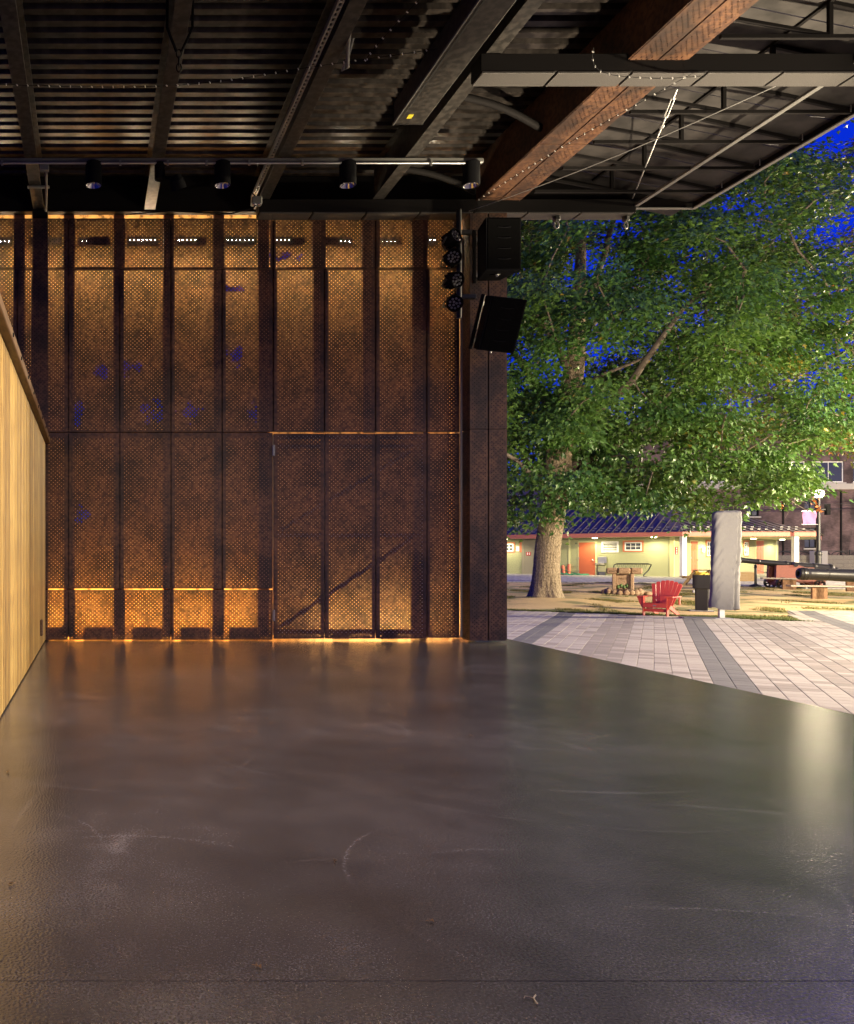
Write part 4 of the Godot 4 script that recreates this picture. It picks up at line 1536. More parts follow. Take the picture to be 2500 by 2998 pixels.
	part("body", one_box(Vector3(0, 0.85, 0), Vector3(1.0, 1.5, 0.5), 0.02), M["pale_stone"], cb)
	part("cabinet_door", one_box(Vector3(0, 0.85, 0.26), Vector3(0.86, 1.3, 0.03), 0.01), M["pale_stone"], cb)
	# another roof behind the green building
	var h := thing("far_building", "dark-roofed building behind the left part of the green one", "building", Vector3(0, 0, -80))
	part("wall", one_box(Vector3(32, 2.6, -5), Vector3(32, 6.4, 8)), M["pale_stone"], h)
	for k in 10:
		part("window", one_box(Vector3(19 + k * 2.9, 4.0, -0.97), Vector3(1.5, 1.5, 0.1)), M["window_glass"], h)
	var rf := MB.new()
	rf.quad(Vector3(15, 5.7, 0.2), Vector3(49, 5.7, 0.2), Vector3(45, 8.8, -5), Vector3(19, 8.8, -5), Vector3(0, 1, 1))
	rf.quad(Vector3(15, 5.7, -10), Vector3(49, 5.7, -10), Vector3(45, 8.8, -5), Vector3(19, 8.8, -5), Vector3(0, 1, -1))
	rf.tri(Vector3(49, 5.7, 0.2), Vector3(49, 5.7, -10), Vector3(45, 8.8, -5), Vector3(1, 1, 0))
	rf.tri(Vector3(15, 5.7, 0.2), Vector3(15, 5.7, -10), Vector3(19, 8.8, -5), Vector3(-1, 1, 0))
	part("roof", rf, M["metal_roof"], h)
	# wires in front of the brick
	for k in 3:
		var b2 := MB.new()
		var pts := []
		for i in 15:
			var t := i / 14.0
			pts.append(Vector3(lerpf(44, 84, t), 5.3 + k * 0.28 + [0.9, 0.3, 0.6][k] * t - 1.0 * sin(PI * t) * 0.6, -70))
		b2.tube(pts, 0.025, 5)
		one("overhead_wire", b2, M["black_paint"], ["lowest overhead wire crossing the brick wall", "middle overhead wire crossing the brick wall", "highest overhead wire crossing the brick wall"][k], "wire", "wires before the brick building")

func one_box(c: Vector3, s: Vector3, bev := 0.0) -> MB:
	var b := MB.new()
	b.box(c, s, Basis(), bev)
	return b

func rect_frame(x0: float, x1: float, y0: float, y1: float, w: float, z: float, t: float) -> MB:
	var b := MB.new()
	for e in [[x0, x1, y1 - w, y1], [x0, x1, y0, y0 + w], [x0, x0 + w, y0 + w, y1 - w], [x1 - w, x1, y0 + w, y1 - w]]:
		b.box(Vector3((e[0] + e[1]) / 2, (e[2] + e[3]) / 2, z), Vector3(e[1] - e[0], e[3] - e[2], t))
	return b

# ------------------------------------------------------------------ trees
func leaf_mesh() -> ArrayMesh:
	# one maple leaf: five lobes, folded a little along the middle
	var out := [Vector2(0, 0.06), Vector2(0.16, -0.02), Vector2(0.3, 0.08), Vector2(0.22, 0.22), Vector2(0.46, 0.44), Vector2(0.2, 0.46), Vector2(0.16, 0.66), Vector2(0.0, 1.0)]
	var b := MB.new()
	var mid := Vector3(0, 0.0, 0.35)
	for s in [-1.0, 1.0]:
		for i in out.size() - 1:
			var p: Vector2 = out[i]
			var q: Vector2 = out[i + 1]
			var a := Vector3(p.x * s, 0.28 * absf(p.x) - 0.12 * p.y * p.y, p.y)
			var c := Vector3(q.x * s, 0.28 * absf(q.x) - 0.12 * q.y * q.y, q.y)
			b.tri(mid, a, c, Vector3.UP)
	return b.mesh()

func grow(nodes: Array, wood: MB, from: Vector3, dir: Vector3, length: float, rad: float, up: float, steps := 9) -> void:
	var pts := [from]
	var rads := [rad]
	var d := dir.normalized()
	var p := from
	for i in steps:
		d = (d + Vector3(rng.randf_range(-0.3, 0.3), rng.randf_range(-0.22, 0.22) + up, rng.randf_range(-0.3, 0.3))).normalized()
		p += d * length / steps
		pts.append(p)
		rads.append(lerpf(rad, rad * 0.22, (i + 1.0) / steps))
		nodes.append([p, rads[-1]])
	wood.tube(pts, rads, 8)

func make_tree(called: String, label: String, trunk_pts: Array, trunk_rad: Array, limbs: Array, centre: Vector3, radii: Vector3, low: Callable, n_clusters: int, per: int, palette: Array, sd: int) -> Node3D:
	rng.seed = sd
	var base: Vector3 = trunk_pts[0]
	var t := thing(called, label, "tree", base)
	# trunk with ridged bark
	var f := noise(1.0, sd, 4)
	var path := Curve3D.new()
	for p in trunk_pts: path.add_point((p as Vector3) - base)
	for i in range(1, trunk_pts.size() - 1):
		var tan: Vector3 = ((trunk_pts[i + 1] as Vector3) - (trunk_pts[i - 1] as Vector3)) * 0.18
		path.set_point_in(i, -tan)
		path.set_point_out(i, tan)
	var L := path.get_baked_length()
	var rings := 130
	var seg := 72
	var tb := MB.new()
	var prev := []
	for i in rings + 1:
		var s := L * i / rings
		var c := path.sample_baked(s)
		var at := float(i) / rings * (trunk_rad.size() - 1)
		var r := lerpf(trunk_rad[int(floor(at))], trunk_rad[mini(int(floor(at)) + 1, trunk_rad.size() - 1)], at - floor(at))
		var ring := []
		for k in seg:
			var a := TAU * k / seg
			var flare := 1.0 + 0.55 * exp(-s * 2.6) * (0.7 + 0.5 * sin(a * 5.0 + 1.0)) + 0.05 * sin(a * 3.0 + s * 0.8)
			var ridge := 1.0 - absf(f.get_noise_3d(cos(a) * 3.4, s * 0.9, sin(a) * 3.4)) * 2.0
			ridge = ridge * 0.022 + 0.012 * f.get_noise_3d(cos(a) * 9.0, s * 3.0, sin(a) * 9.0)
			ring.append(c + Vector3(cos(a), 0, sin(a)) * (r * flare + ridge))
		if i > 0:
			for k in seg:
				var k2 := (k + 1) % seg
				var o: Vector3 = ring[k] - c
				tb.tri(prev[k], prev[k2], ring[k2], o)
				tb.tri(prev[k], ring[k2], ring[k], o)
		prev = ring
	part("trunk", tb, M["bark"], t)
	var wood := MB.new()
	var nodes := []
	for l in limbs:
		grow(nodes, wood, (l[0] as Vector3) - base, l[1], l[2], l[3], l[4])
	for p in range(2, trunk_pts.size()):
		nodes.append([(trunk_pts[p] as Vector3) - base, 0.1])
	# leaf clusters through the crown, each carried by a branch from the nearest wood
	var cl := []
	var guard := 0
	while cl.size() < n_clusters and guard < n_clusters * 60:
		guard += 1
		var u := Vector3(rng.randfn(), rng.randfn(), rng.randfn()).normalized()
		var q := pow(rng.randf_range(0.16, 1.0), 0.45)
		var p := centre + u * radii * q
		if p.y < low.call(p.x) + rng.randf_range(0.0, 0.7):
			continue
		cl.append(p - base)
	cl.sort_custom(func(a, b): return a.distance_squared_to(centre - base) < b.distance_squared_to(centre - base))
	var twigs := MB.new()
	for p in cl:
		var best := 1e9
		var from := Vector3.ZERO
		for nd in nodes:
			var dd: float = (nd[0] as Vector3).distance_squared_to(p)
			if dd < best:
				best = dd
				from = nd[0]
		var mid := from.lerp(p, 0.5) + Vector3(rng.randf_range(-0.2, 0.2), rng.randf_range(0.0, 0.35), rng.randf_range(-0.2, 0.2))
		var r0 := 0.018 + 0.012 * sqrt(best)
		twigs.tube([from, mid, p], [r0, r0 * 0.7, 0.008], 5, false)
		nodes.append([mid, 0.02])
		nodes.append([p, 0.01])
	part("limbs", wood, M["limb_bark"], t)
	part("branches", twigs, M["twig"], t)
	var mm := MultiMesh.new()
	mm.transform_format = MultiMesh.TRANSFORM_3D
	mm.use_colors = true
	mm.mesh = M["leaf_mesh"]
	mm.instance_count = cl.size() * per
	var i := 0
	for p in cl:
		var tint := rng.randf()
		var sp := rng.randf_range(0.75, 1.15)
		var off: Vector3 = p - (centre - base)
		off.y *= 0.6
		off = off.normalized()
		var autumn := rng.randf()
		for k in per:
			var g := Vector3(rng.randfn() * 0.5, rng.randfn() * 0.27, rng.randfn() * 0.5) * sp
			g.y -= 0.12 * (g.x * g.x + g.z * g.z)
			var pos: Vector3 = p + g
			var nrm := (Vector3.UP * 0.9 + off * 0.55 + Vector3(rng.randf_range(-0.8, 0.8), rng.randf_range(-0.4, 0.4), rng.randf_range(-0.8, 0.8))).normalized()
			var fwd := (Vector3(g.x, -0.45, g.z) + Vector3(rng.randf_range(-0.5, 0.5), rng.randf_range(-0.5, 0.2), rng.randf_range(-0.5, 0.5))).normalized()
			var x := nrm.cross(fwd).normalized()
			var z := x.cross(nrm)
			var sz := rng.randf_range(0.11, 0.21)
			mm.set_instance_transform(i, Transform3D(Basis(x * sz, nrm * sz, z * sz), pos))
			var c: Color = (palette[0] as Color).lerp(palette[1], clampf(tint * 0.7 + rng.randf() * 0.4, 0, 1))
			if autumn > (0.985 if sd == 501 else 0.88) and rng.randf() < 0.5:
				c = c.lerp(palette[2], rng.randf())
			elif rng.randf() < (0.006 if sd == 501 else 0.05):
				c = c.lerp(palette[2], rng.randf())
			mm.set_instance_color(i, c)
			i += 1
	var mi := MultiMeshInstance3D.new()
	mi.name = "crown"
	mi.multimesh = mm
	mi.material_override = M["leaf"]
	mi.set_meta("kind", "stuff")
	t.add_child(mi)
	return t

func trees() -> void:
	M["leaf_mesh"] = leaf_mesh()
	var b0 := Vector3(16.25, -0.62, -30.45)
	var green := [Color(0.026, 0.078, 0.018), Color(0.078, 0.142, 0.025), Color(0.26, 0.17, 0.02)]
	var tr := [b0, Vector3(16.3, 1.2, -30.4), Vector3(16.62, 3.3, -30.4), Vector3(16.9, 5.2, -30.6), Vector3(17.6, 8.5, -30.9), Vector3(18.0, 13.0, -31.2)]
	var limbs := [
		[Vector3(16.55, 2.9, -30.4), Vector3(-0.8, 0.55, 0.25), 5.5, 0.13, 0.0],
		[Vector3(16.75, 4.2, -30.5), Vector3(0.9, 0.35, 0.55), 7.5, 0.14, -0.02],
		[Vector3(16.8, 4.6, -30.5), Vector3(0.9, 0.5, -0.4), 7.5, 0.14, 0.0],
		[Vector3(16.9, 5.2, -30.6), Vector3(0.2, 0.45, 0.9), 7.5, 0.17, 0.0],
		[Vector3(17.1, 6.0, -30.7), Vector3(-0.7, 0.6, -0.5), 7.0, 0.16, 0.02],
		[Vector3(17.2, 6.6, -30.8), Vector3(0.85, 0.8, 0.3), 5.0, 0.09, 0.0],
		[Vector3(17.4, 7.6, -30.8), Vector3(-0.5, 0.9, 0.5), 7.0, 0.14, 0.03],
		[Vector3(17.6, 8.5, -30.9), Vector3(0.5, 0.9, -0.5), 8.0, 0.15, 0.03],
		[Vector3(17.7, 9.5, -31), Vector3(0.5, 1.0, 0.6), 7.5, 0.13, 0.03],
		[Vector3(16.75, 4.0, -30.5), Vector3(0.95, 0.12, -0.1), 8.0, 0.14, -0.03]]
	var low := func(x: float) -> float:
		if x < 13.5: return 2.6
		if x < 23.5: return 2.15
		return 2.15 + (x - 23.5) * 0.95
	make_tree("maple_tree", "large green maple tree with thick ridged trunk on the dry lawn", tr, [0.46, 0.40, 0.385, 0.375, 0.42, 0.38, 0.33, 0.28, 0.23, 0.17, 0.12], limbs, Vector3(18.6, 9.6, -30.8), Vector3(8.6, 8.6, 7.2), low, 470, 330, green, 501)
	var c0 := Vector3(37.5, -0.2, -37.5)
	var gold := [Color(0.05, 0.09, 0.014), Color(0.15, 0.16, 0.02), Color(0.4, 0.13, 0.02)]
	var tr2 := [c0, Vector3(37.4, 2.0, -37.5), Vector3(37.0, 5.0, -37.6), Vector3(36.2, 9.0, -37.8), Vector3(35.6, 13.5, -38)]
	var limbs2 := [
		[Vector3(36.9, 5.6, -37.6), Vector3(-1, 0.75, 0.2), 8.5, 0.14, 0.04],
		[Vector3(36.8, 5.8, -37.7), Vector3(-0.9, 0.5, -0.5), 9.0, 0.17, 0.0],
		[Vector3(36.4, 7.5, -37.7), Vector3(-1, 0.7, 0.4), 9.5, 0.16, 0.0],
		[Vector3(36.2, 9.0, -37.8), Vector3(-0.7, 0.9, 0.1), 9.0, 0.14, 0.02],
		[Vector3(37.0, 5.2, -37.6), Vector3(0.6, 0.6, -0.9), 8.5, 0.16, 0.0],
		[Vector3(36.6, 6.5, -37.7), Vector3(0.1, 0.5, -1), 9.0, 0.15, 0.0]]
	var low2 := func(x: float) -> float: return 5.4 if x < 31.0 else (6.3 if x < 34.5 else 5.0)
	var t2 := make_tree("turning_tree", "yellowing maple tree at the far right reaching over the street lamp", tr2, [0.5, 0.4, 0.36, 0.33, 0.28, 0.2, 0.14], limbs2, Vector3(35.2, 11.5, -38.5), Vector3(9.4, 8.6, 7.5), low2, 240, 260, gold, 502)
	# dead bough hanging in front of the brick wall
	var db := MB.new()
	var q0 := Vector3(30.0, 5.0, -38.0) - c0
	var pts := [q0, q0 + Vector3(0.45, -0.45, 0), q0 + Vector3(0.85, -1.0, 0.1), q0 + Vector3(1.3, -1.5, 0.1), q0 + Vector3(1.8, -1.85, 0.2), q0 + Vector3(2.3, -2.1, 0.2)]
	db.tube(pts, [0.03, 0.028, 0.024, 0.018, 0.012, 0.005], 6)
	for e in [[1, Vector3(0.2, -0.7, 0.1)], [2, Vector3(0.9, 0.0, 0.2)], [3, Vector3(-0.4, -0.7, 0.1)], [3, Vector3(-0.8, 0.1, 0)], [3, Vector3(1.0, 0.0, -0.1)], [4, Vector3(0.6, 0.1, 0)], [2, Vector3(0.4, 0.7, 0.1)]]:
		var p: Vector3 = pts[e[0]]
		var v: Vector3 = e[1] * 0.65
		db.tube([p, p + v * 0.5 + Vector3(0, 0.06, 0), p + v, p + v * 1.25 + Vector3(-0.1, -0.15, 0)], [0.012, 0.009, 0.006, 0.003], 5)
	part("dead_bough", db, M["pale_twig"], t2)
	for e in [[2, Vector3(0.95, 0.25, 0.2)], [3, Vector3(1.05, 0.02, -0.1)], [4, Vector3(0.55, 0.12, 0)], [1, Vector3(0.1, -0.65, 0.1)], [2, Vector3(0.5, 0.85, 0.1)], [3, Vector3(-0.6, -0.1, 0)]]:
		var lb := MB.new()
		for k in 7:
			var bs := Basis.from_euler(Vector3(rng.randf() * 6, rng.randf() * 6, rng.randf() * 6)).scaled(Vector3.ONE * 0.17)
			var o := (pts[e[0]] as Vector3) + (e[1] as Vector3) + Vector3(rng.randf_range(-0.12, 0.12), rng.randf_range(-0.2, 0.1), rng.randf_range(-0.1, 0.1))
			var lm := (M["leaf_mesh"] as ArrayMesh).surface_get_arrays(0)
			var vv: PackedVector3Array = lm[Mesh.ARRAY_VERTEX]
			for i in range(0, vv.size(), 3):
				lb.tri(o + bs * vv[i], o + bs * vv[i + 1], o + bs * vv[i + 2], bs * Vector3.UP)
		part("orange_leaves", lb, M["salmon"] if false else M["autumn"], t2)

# ------------------------------------------------------------------ things under the roof
func can_light(called: String, label: String, at: Vector3, group: String) -> Node3D:
	var o := thing(called, label, "spotlight", at, 0.0, group)
	var b := MB.new()
	b.lathe([Vector2(0.0, 0.0), Vector2(0.08, 0.0), Vector2(0.085, -0.005), Vector2(0.085, -0.235), Vector2(0.079, -0.235), Vector2(0.079, -0.19)].map(func(q): return Vector2(q.x, q.y)), 24)
	part("can", b, M["black_plastic"], o)
	var r := MB.new()
	r.lathe([Vector2(0.079, -0.232), Vector2(0.06, -0.19), Vector2(0.025, -0.165), Vector2(0.0, -0.16)], 18)
	var ro := part("reflector", r, M["chrome"], o)
	for k in 6:
		var d := MB.new()
		d.ball(Vector3(cos(TAU * k / 6) * 0.035, -0.175, sin(TAU * k / 6) * 0.035), 0.009, 6)
		part("led_chip", d, M["label_yellow"], ro)
	return o

func rail_and_lamps() -> void:
	var rl := thing("lighting_rail", "long grey lighting rail hung under the roof beams", "rail", Vector3(0, 0, -8.8))
	var b := MB.new()
	b.box(Vector3(1.0, 5.09, 0), Vector3(6.1, 0.05, 0.05), Basis(), 0.006)
	part("rail", b, M["grey_steel"], rl)
	var p := MB.new()
	p.tube([Vector3(-2.0, 5.055, 0.03), Vector3(4.0, 5.055, 0.03)], 0.012, 6)
	part("conduit", p, M["galvanised"], rl)
	for x in [-0.93, 0.29, 0.78, 1.18, 1.62, 2.17, 2.6, 3.5]:
		part("clip", one_box(Vector3(x, 5.05, 0.045), Vector3(0.02, 0.05, 0.02)), M["galvanised"], rl)
	var g := "cylinder downlights on the rail"
	var c0 := can_light("downlight", "black cylinder downlight on the rail, nearest the left edge", Vector3(0.014, 5.09, -8.8), g)
	c0.position.y = 5.07
	for e in [[1.35, "black cylinder downlight on the rail right of the tilted spotlight"], [2.65, "black cylinder downlight on the rail between third and fourth beams"], [3.93, "black cylinder downlight at the right end of the rail"]]:
		dup(c0, "downlight", e[1], Vector3(e[0], 5.07, -8.8), 0.0, g)
	var s := thing("tilted_spotlight", "black round-headed spotlight tilted on the rail beside the second beam", "spotlight", Vector3(0.7, 5.065, -8.8))
	var m := MB.new()
	m.lathe([Vector2(0.0, 0.0), Vector2(0.055, 0.0), Vector2(0.055, -0.16), Vector2(0.05, -0.17), Vector2(0, -0.17)], 16)
	part("mount", m, M["black_plastic"], s)
	var hx := Transform3D(Basis(Vector3.BACK, 0.35) * Basis(Vector3.RIGHT, 0.35), Vector3(0.17, -0.2, 0.05))
	var h := MB.new()
	h.lathe([Vector2(0.0, 0.06), Vector2(0.055, 0.05), Vector2(0.08, 0.0), Vector2(0.082, -0.09), Vector2(0.076, -0.09), Vector2(0.076, -0.06)].map(func(q): return q), 18, hx)
	h.tube([Vector3(0.04, -0.14, 0), Vector3(0.1, -0.16, 0.0), Vector3(0.12, -0.18, 0.03)], 0.016, 6)
	part("head", h, M["black_plastic"], s)
	var hr := MB.new()
	hr.lathe([Vector2(0.076, -0.088), Vector2(0.05, -0.06), Vector2(0.0, -0.04)], 16, hx)
	part("reflector", hr, M["chrome"], s)
	# perforated strut clipped along the third beam
	var st := thing("slotted_strut", "pale slotted steel strut clipped along the third roof beam", "strut", Vector3(1.875, 5.16, 0))
	var sb := MB.new()
	var d := 5.0
	var w := 0.045
	while d < 9.9:
		sb.box(Vector3(-w / 2 + 0.006, 0, -d - 0.03), Vector3(0.012, 0.006, 0.06))
		sb.box(Vector3(w / 2 - 0.006, 0, -d - 0.03), Vector3(0.012, 0.006, 0.06))
		sb.box(Vector3(0, 0, -d - 0.011), Vector3(w - 0.024, 0.006, 0.022))
		d += 0.06
	sb.box(Vector3(-w / 2, 0.02, -7.45), Vector3(0.004, 0.042, 4.9))
	sb.box(Vector3(w / 2, 0.02, -7.45), Vector3(0.004, 0.042, 4.9))
	part("slotted_channel", sb, M["galvanised"], st)
	# housing of the roll-down projection screen
	var ph := thing("projection_screen_housing", "long brown roll-down screen housing between third and fourth beams with yellow tag", "housing", Vector3(2.905, 4.96, 0))
	part("case", one_box(Vector3(0, 0.1, -1.9), Vector3(0.27, 0.2, 11.8), 0.008), M["painted_steel"], ph)
	part("slot", one_box(Vector3(-0.1, -0.001, -1.9), Vector3(0.014, 0.004, 11.6)), M["dark_void"], ph)
	part("lip", one_box(Vector3(-0.14, -0.004, -1.9), Vector3(0.01, 0.02, 11.8)), M["grey_steel"], ph)
	part("yellow_tag", one_box(Vector3(-0.035, -0.002, -7.66), Vector3(0.045, 0.004, 0.07)), M["label_yellow"], ph)
	part("end_cap", one_box(Vector3(0, 0.1, -7.806), Vector3(0.28, 0.205, 0.012), 0.004), M["dark_steel"], ph)
	# conduit drop at the left
	var cd := thing("conduit_drop", "thin grey conduit dropping from the rail beside the first beam", "conduit", Vector3(-0.5, 0, -8.85))
	part("junction_box", one_box(Vector3(0.0, 5.03, 0.02), Vector3(0.1, 0.06, 0.07), 0.006), M["grey_steel"], cd)
	var cp := MB.new()
	cp.tube([Vector3(0.02, 5.0, 0), Vector3(0.0, 4.98, -0.4), Vector3(-0.04, 5.02, -1.04)], 0.013, 6)
	part("pipe", cp, M["grey_steel"], cd)
	part("bracket", one_box(Vector3(-0.1, 5.115, -0.62), Vector3(0.24, 0.02, 0.05), 0.004), M["grey_steel"], cd)
	# small twin floodlight where header and third beam meet
	var tf := thing("small_floodlight", "small white-faced floodlight with cable at the left end of the header", "floodlight", Vector3(1.88, 5.0, -9.72))
	part("body", one_box(Vector3(0, 0.06, 0), Vector3(0.12, 0.09, 0.1), 0.012), M["grey_steel"], tf)
	for k in 2:
		var lb := MB.new()
		lb.ball(Vector3(-0.028 + k * 0.056, 0.015, 0.03), Vector3(0.024, 0.012, 0.024), 10)
		part("lens", lb, M["chrome"], tf)
	var ca := MB.new()
	ca.tube([Vector3(0, 0.1, 0), Vector3(-0.05, 0.16, 0), Vector3(-0.02, 0.24, 0), Vector3(0.03, 0.3, 0.02)], 0.007, 5)
	ca.tube([Vector3(0, 0.02, 0), Vector3(-0.05, -0.02, 0.0), Vector3(-0.3, -0.09, 0.02), Vector3(-1.0, -0.05, 0.0), Vector3(-1.5, -0.1, 0.02)], 0.008, 5)
	part("cable", ca, M["black_plastic"], tf)
	# rope loop and shackle on the second beam
	var sl := thing("hanging_shackle", "black sling and chain links looped over the second beam", "sling", Vector3(0.69, 5.13, -6.75))
	var rp := MB.new()
	rp.tube([Vector3(-0.1, 0.35, 0.1), Vector3(-0.1, 0.02, 0.06), Vector3(-0.02, -0.13, 0.0)], 0.012, 6)
	rp.tube([Vector3(0.1, 0.35, 0.1), Vector3(0.1, 0.02, 0.06), Vector3(0.02, -0.13, 0.0)], 0.012, 6)
	part("sling", rp, M["black_plastic"], sl)
	for k in 3:
		var lk := MB.new()
		var lp := []
		for i in 11:
			var a := TAU * i / 10
			var v := Vector3(cos(a) * 0.02, sin(a) * 0.035, 0)
			if k % 2: v = Vector3(0, v.y, v.x)
			lp.append(v + Vector3(0, -0.15 - k * 0.055, 0))
		lk.tube(lp, 0.006, 5, false)
		part("link", lk, M["dark_steel"], sl)
	# braided tie on the third beam
	var ty := MB.new()
	ty.tube([Vector3(2.0, 5.3, -6.5), Vector3(2.08, 5.1, -6.9), Vector3(2.11, 5.02, -7.0), Vector3(2.07, 5.0, -7.02), Vector3(2.1, 5.08, -6.98), Vector3(2.12, 5.2, -6.9)], 0.014, 6)
	one("cable_tie", ty, M["grey_steel"], "frayed grey tie knotted round the third beam", "tie")

func column_gear() -> void:
	# loudspeakers hung before the column: trapezoid cabinets, grille to the stage
	var cab := func(o: Node3D) -> void:
		var xf := Transform3D(Basis(Vector3(1, 0, 0), Vector3(0, 0, -1), Vector3(0, 1, 0)), Vector3(0, -0.285, 0))
		var b := MB.new()
		b.prism(PackedVector2Array([Vector2(-0.19, 0.02), Vector2(-0.19, 0.0), Vector2(0.19, 0.0), Vector2(0.19, 0.02), Vector2(0.12, 0.36), Vector2(-0.12, 0.36)]), 0.57, xf)
		part("cabinet", b, M["black_plastic"], o)
		var g := MB.new()
		g.box(Vector3(0, 0, 0.004), Vector3(0.355, 0.545, 0.012), Basis(), 0.004)
		part("grille", g, M["grille_mesh"], o)
		for k in 4:
			var r := MB.new()
			var pts := []
			for i in 7:
				var t := i / 6.0 * 2.0 - 1.0
				pts.append(Vector3(t * 0.07, -0.165 + k * 0.115 - 0.008 * (1.0 - t * t), 0.012 + 0.004 * (1.0 - t * t)))
			r.tube(pts, 0.005, 6)
			part("rib", r, M["black_plastic"], o)
		var hn := MB.new()
		hn.ball(Vector3(-0.02, -0.288, -0.15), Vector3(0.06, 0.006, 0.035), 10)
		part("foot", hn, M["dark_steel"], o)
		var kn := MB.new()
		kn.lathe([Vector2(0.012, 0.0), Vector2(0.012, -0.016), Vector2(0.0, -0.018)], 8, Transform3D(Basis(), Vector3(0.0, -0.292, -0.15)))
		part("bolt", kn, M["galvanised"], o)
		var br := MB.new()
		br.box(Vector3(-0.14, 0, -0.4), Vector3(0.04, 0.6, 0.03), Basis(), 0.004)
		br.bar(Vector3(-0.14, 0.2, -0.4), Vector3(0.02, 0.2, -0.56), 0.04, 0.05)
		br.bar(Vector3(-0.14, -0.2, -0.4), Vector3(0.02, -0.2, -0.56), 0.04, 0.05)
		part("bracket", br, M["dark_steel"], o)
	var g := "loudspeakers on the steel column"
	var s1 := thing("loudspeaker", "black loudspeaker mounted upright at the top of the steel column", "speaker", Vector3(4.47, 4.39, -9.22), 0.0, g)
	cab.call(s1)
	s1.rotation = Vector3(0.0, 0.0, 0.0)
	var s2 := thing("loudspeaker", "black loudspeaker tilted downwards on the steel column, below the upright one", "speaker", Vector3(4.45, 3.50, -9.2), 0.0, g)
	cab.call(s2)
	s2.rotation = Vector3(0.32, -0.08, -0.13)
	# pipe with four round LED lamps
	var pp := thing("lamp_pipe", "black vertical pipe carrying round stage lamps beside the column", "pipe", Vector3(4.2, 0, -9.72))
	var pb := MB.new()
	pb.tube([Vector3(0, 3.72, 0), Vector3(0, 4.96, 0)], 0.03, 10)
	part("pipe", pb, M["black_paint"], pp)
	for y in [4.72, 3.98]:
		part("arm", one_box(Vector3(0.1, y, -0.04), Vector3(0.22, 0.05, 0.05), 0.005), M["black_paint"], pp)
	var par0: Node3D = null
	var info := [[4.105, 4.615, 0.5, -0.25, "topmost round LED stage lamp, turned to the right"], [4.088, 4.381, -0.05, 0.0, "second round LED stage lamp from the top, facing the viewer"], [4.121, 4.126, 0.35, 0.2, "third round LED stage lamp from the top on the pipe"], [4.105, 3.865, -0.15, 0.5, "lowest round LED stage lamp on the pipe, tilted down"]]
	for e in info:
		var o: Node3D
		var gg := "round LED stage lamps on the pipe"
		if par0 == null:
			o = thing("stage_lamp", e[4], "stage lamp", Vector3.ZERO, 0.0, gg)
			par0 = o
			var xf := Transform3D(Basis(Vector3.RIGHT, PI / 2), Vector3.ZERO)
			var b := MB.new()
			b.lathe([Vector2(0.0, -0.13), Vector2(0.05, -0.125), Vector2(0.075, -0.08), Vector2(0.085, -0.01), Vector2(0.09, 0.0), Vector2(0.09, 0.035), Vector2(0.082, 0.035), Vector2(0.082, 0.015), Vector2(0.0, 0.015)], 24, xf)
			part("body", b, M["black_plastic"], o)
			for k in 12:
				var rr := 0.055 if k < 9 else 0.02
				var a := TAU * k / 9.0 if k < 9 else TAU * k / 3.0
				var l := MB.new()
				l.lathe([Vector2(0.014, 0.0), Vector2(0.013, 0.008), Vector2(0.006, 0.013), Vector2(0.0, 0.014)], 10, Transform3D(Basis(Vector3.RIGHT, PI / 2), Vector3(cos(a) * rr, sin(a) * rr, 0.016)))
				part("lens", l, M["lens"], o)
			for k in 10:
				var fb := MB.new()
				var a := TAU * k / 10
				fb.box(Vector3(cos(a) * 0.075, sin(a) * 0.075, -0.07), Vector3(0.03, 0.006, 0.09), Basis(Vector3.BACK, a))
				part("fin", fb, M["black_plastic"], o)
			var y := MB.new()
			y.tube([Vector3(-0.1, 0, -0.03), Vector3(-0.1, -0.06, -0.1), Vector3(0.0, -0.075, -0.15), Vector3(0.1, -0.06, -0.1), Vector3(0.1, 0, -0.03)], 0.01, 6)
			part("yoke", y, M["black_paint"], o)
		else:
			o = dup(par0, "stage_lamp", e[4], Vector3.ZERO, 0.0, gg)
		o.position = Vector3(e[0], e[1], -9.62)
		o.rotation = Vector3(e[3], e[2], 0)
	# hooks under the header
	var hk: Node3D = null
	for e in [[5.416, "black hoist hook under the header, nearer the speakers"], [6.225, "black hoist hook under the outer end of the header"]]:
		if hk == null:
			hk = thing("hoist_hook", e[1], "hook", Vector3(e[0], 4.96, -9.9), 0.0, "hooks under the header")
			part("swivel", one_box(Vector3(0, -0.025, 0), Vector3(0.07, 0.07, 0.07), 0.015), M["black_paint"], hk)
			var b := MB.new()
			var pts := []
			for i in 12:
				var a := -0.2 + TAU * i / 12.5
				pts.append(Vector3(sin(a) * 0.026, -0.1 + cos(a) * 0.042, 0))
			b.tube(pts, 0.009, 6)
			part("hook", b, M["grey_steel"], hk)
		else:
			dup(hk, "hoist_hook", e[1], Vector3(e[0], 4.96, -9.9), 0.3, "hooks under the header")
	# stay cable with turnbuckle from the inner header to the outer end of the far one
	var sc := thing("stay_cable", "steel stay cable with turnbuckle hanging from the grey beam", "cable")
	var a := Vector3(4.96, 4.95, -7.2)
	var z := Vector3(6.27, 5.13, -9.86)
	var cb := MB.new()
	cb.tube([a.lerp(z, 0.32), z], 0.007, 5)
	part("cable", cb, M["galvanised"], sc)
	var tb := MB.new()
	for s in [-0.014, 0.014]:
		tb.tube([a.lerp(z, 0.06) + Vector3(s, 0, 0), a.lerp(z, 0.2) + Vector3(s, 0, 0)], 0.006, 5)
	tb.tube([a, a.lerp(z, 0.07)], 0.008, 5)
	tb.tube([a.lerp(z, 0.19), a.lerp(z, 0.33)], 0.008, 5)
	tb.ball(a.lerp(z, 0.27), 0.025, 8)
	part("turnbuckle", tb, M["galvanised"], sc)
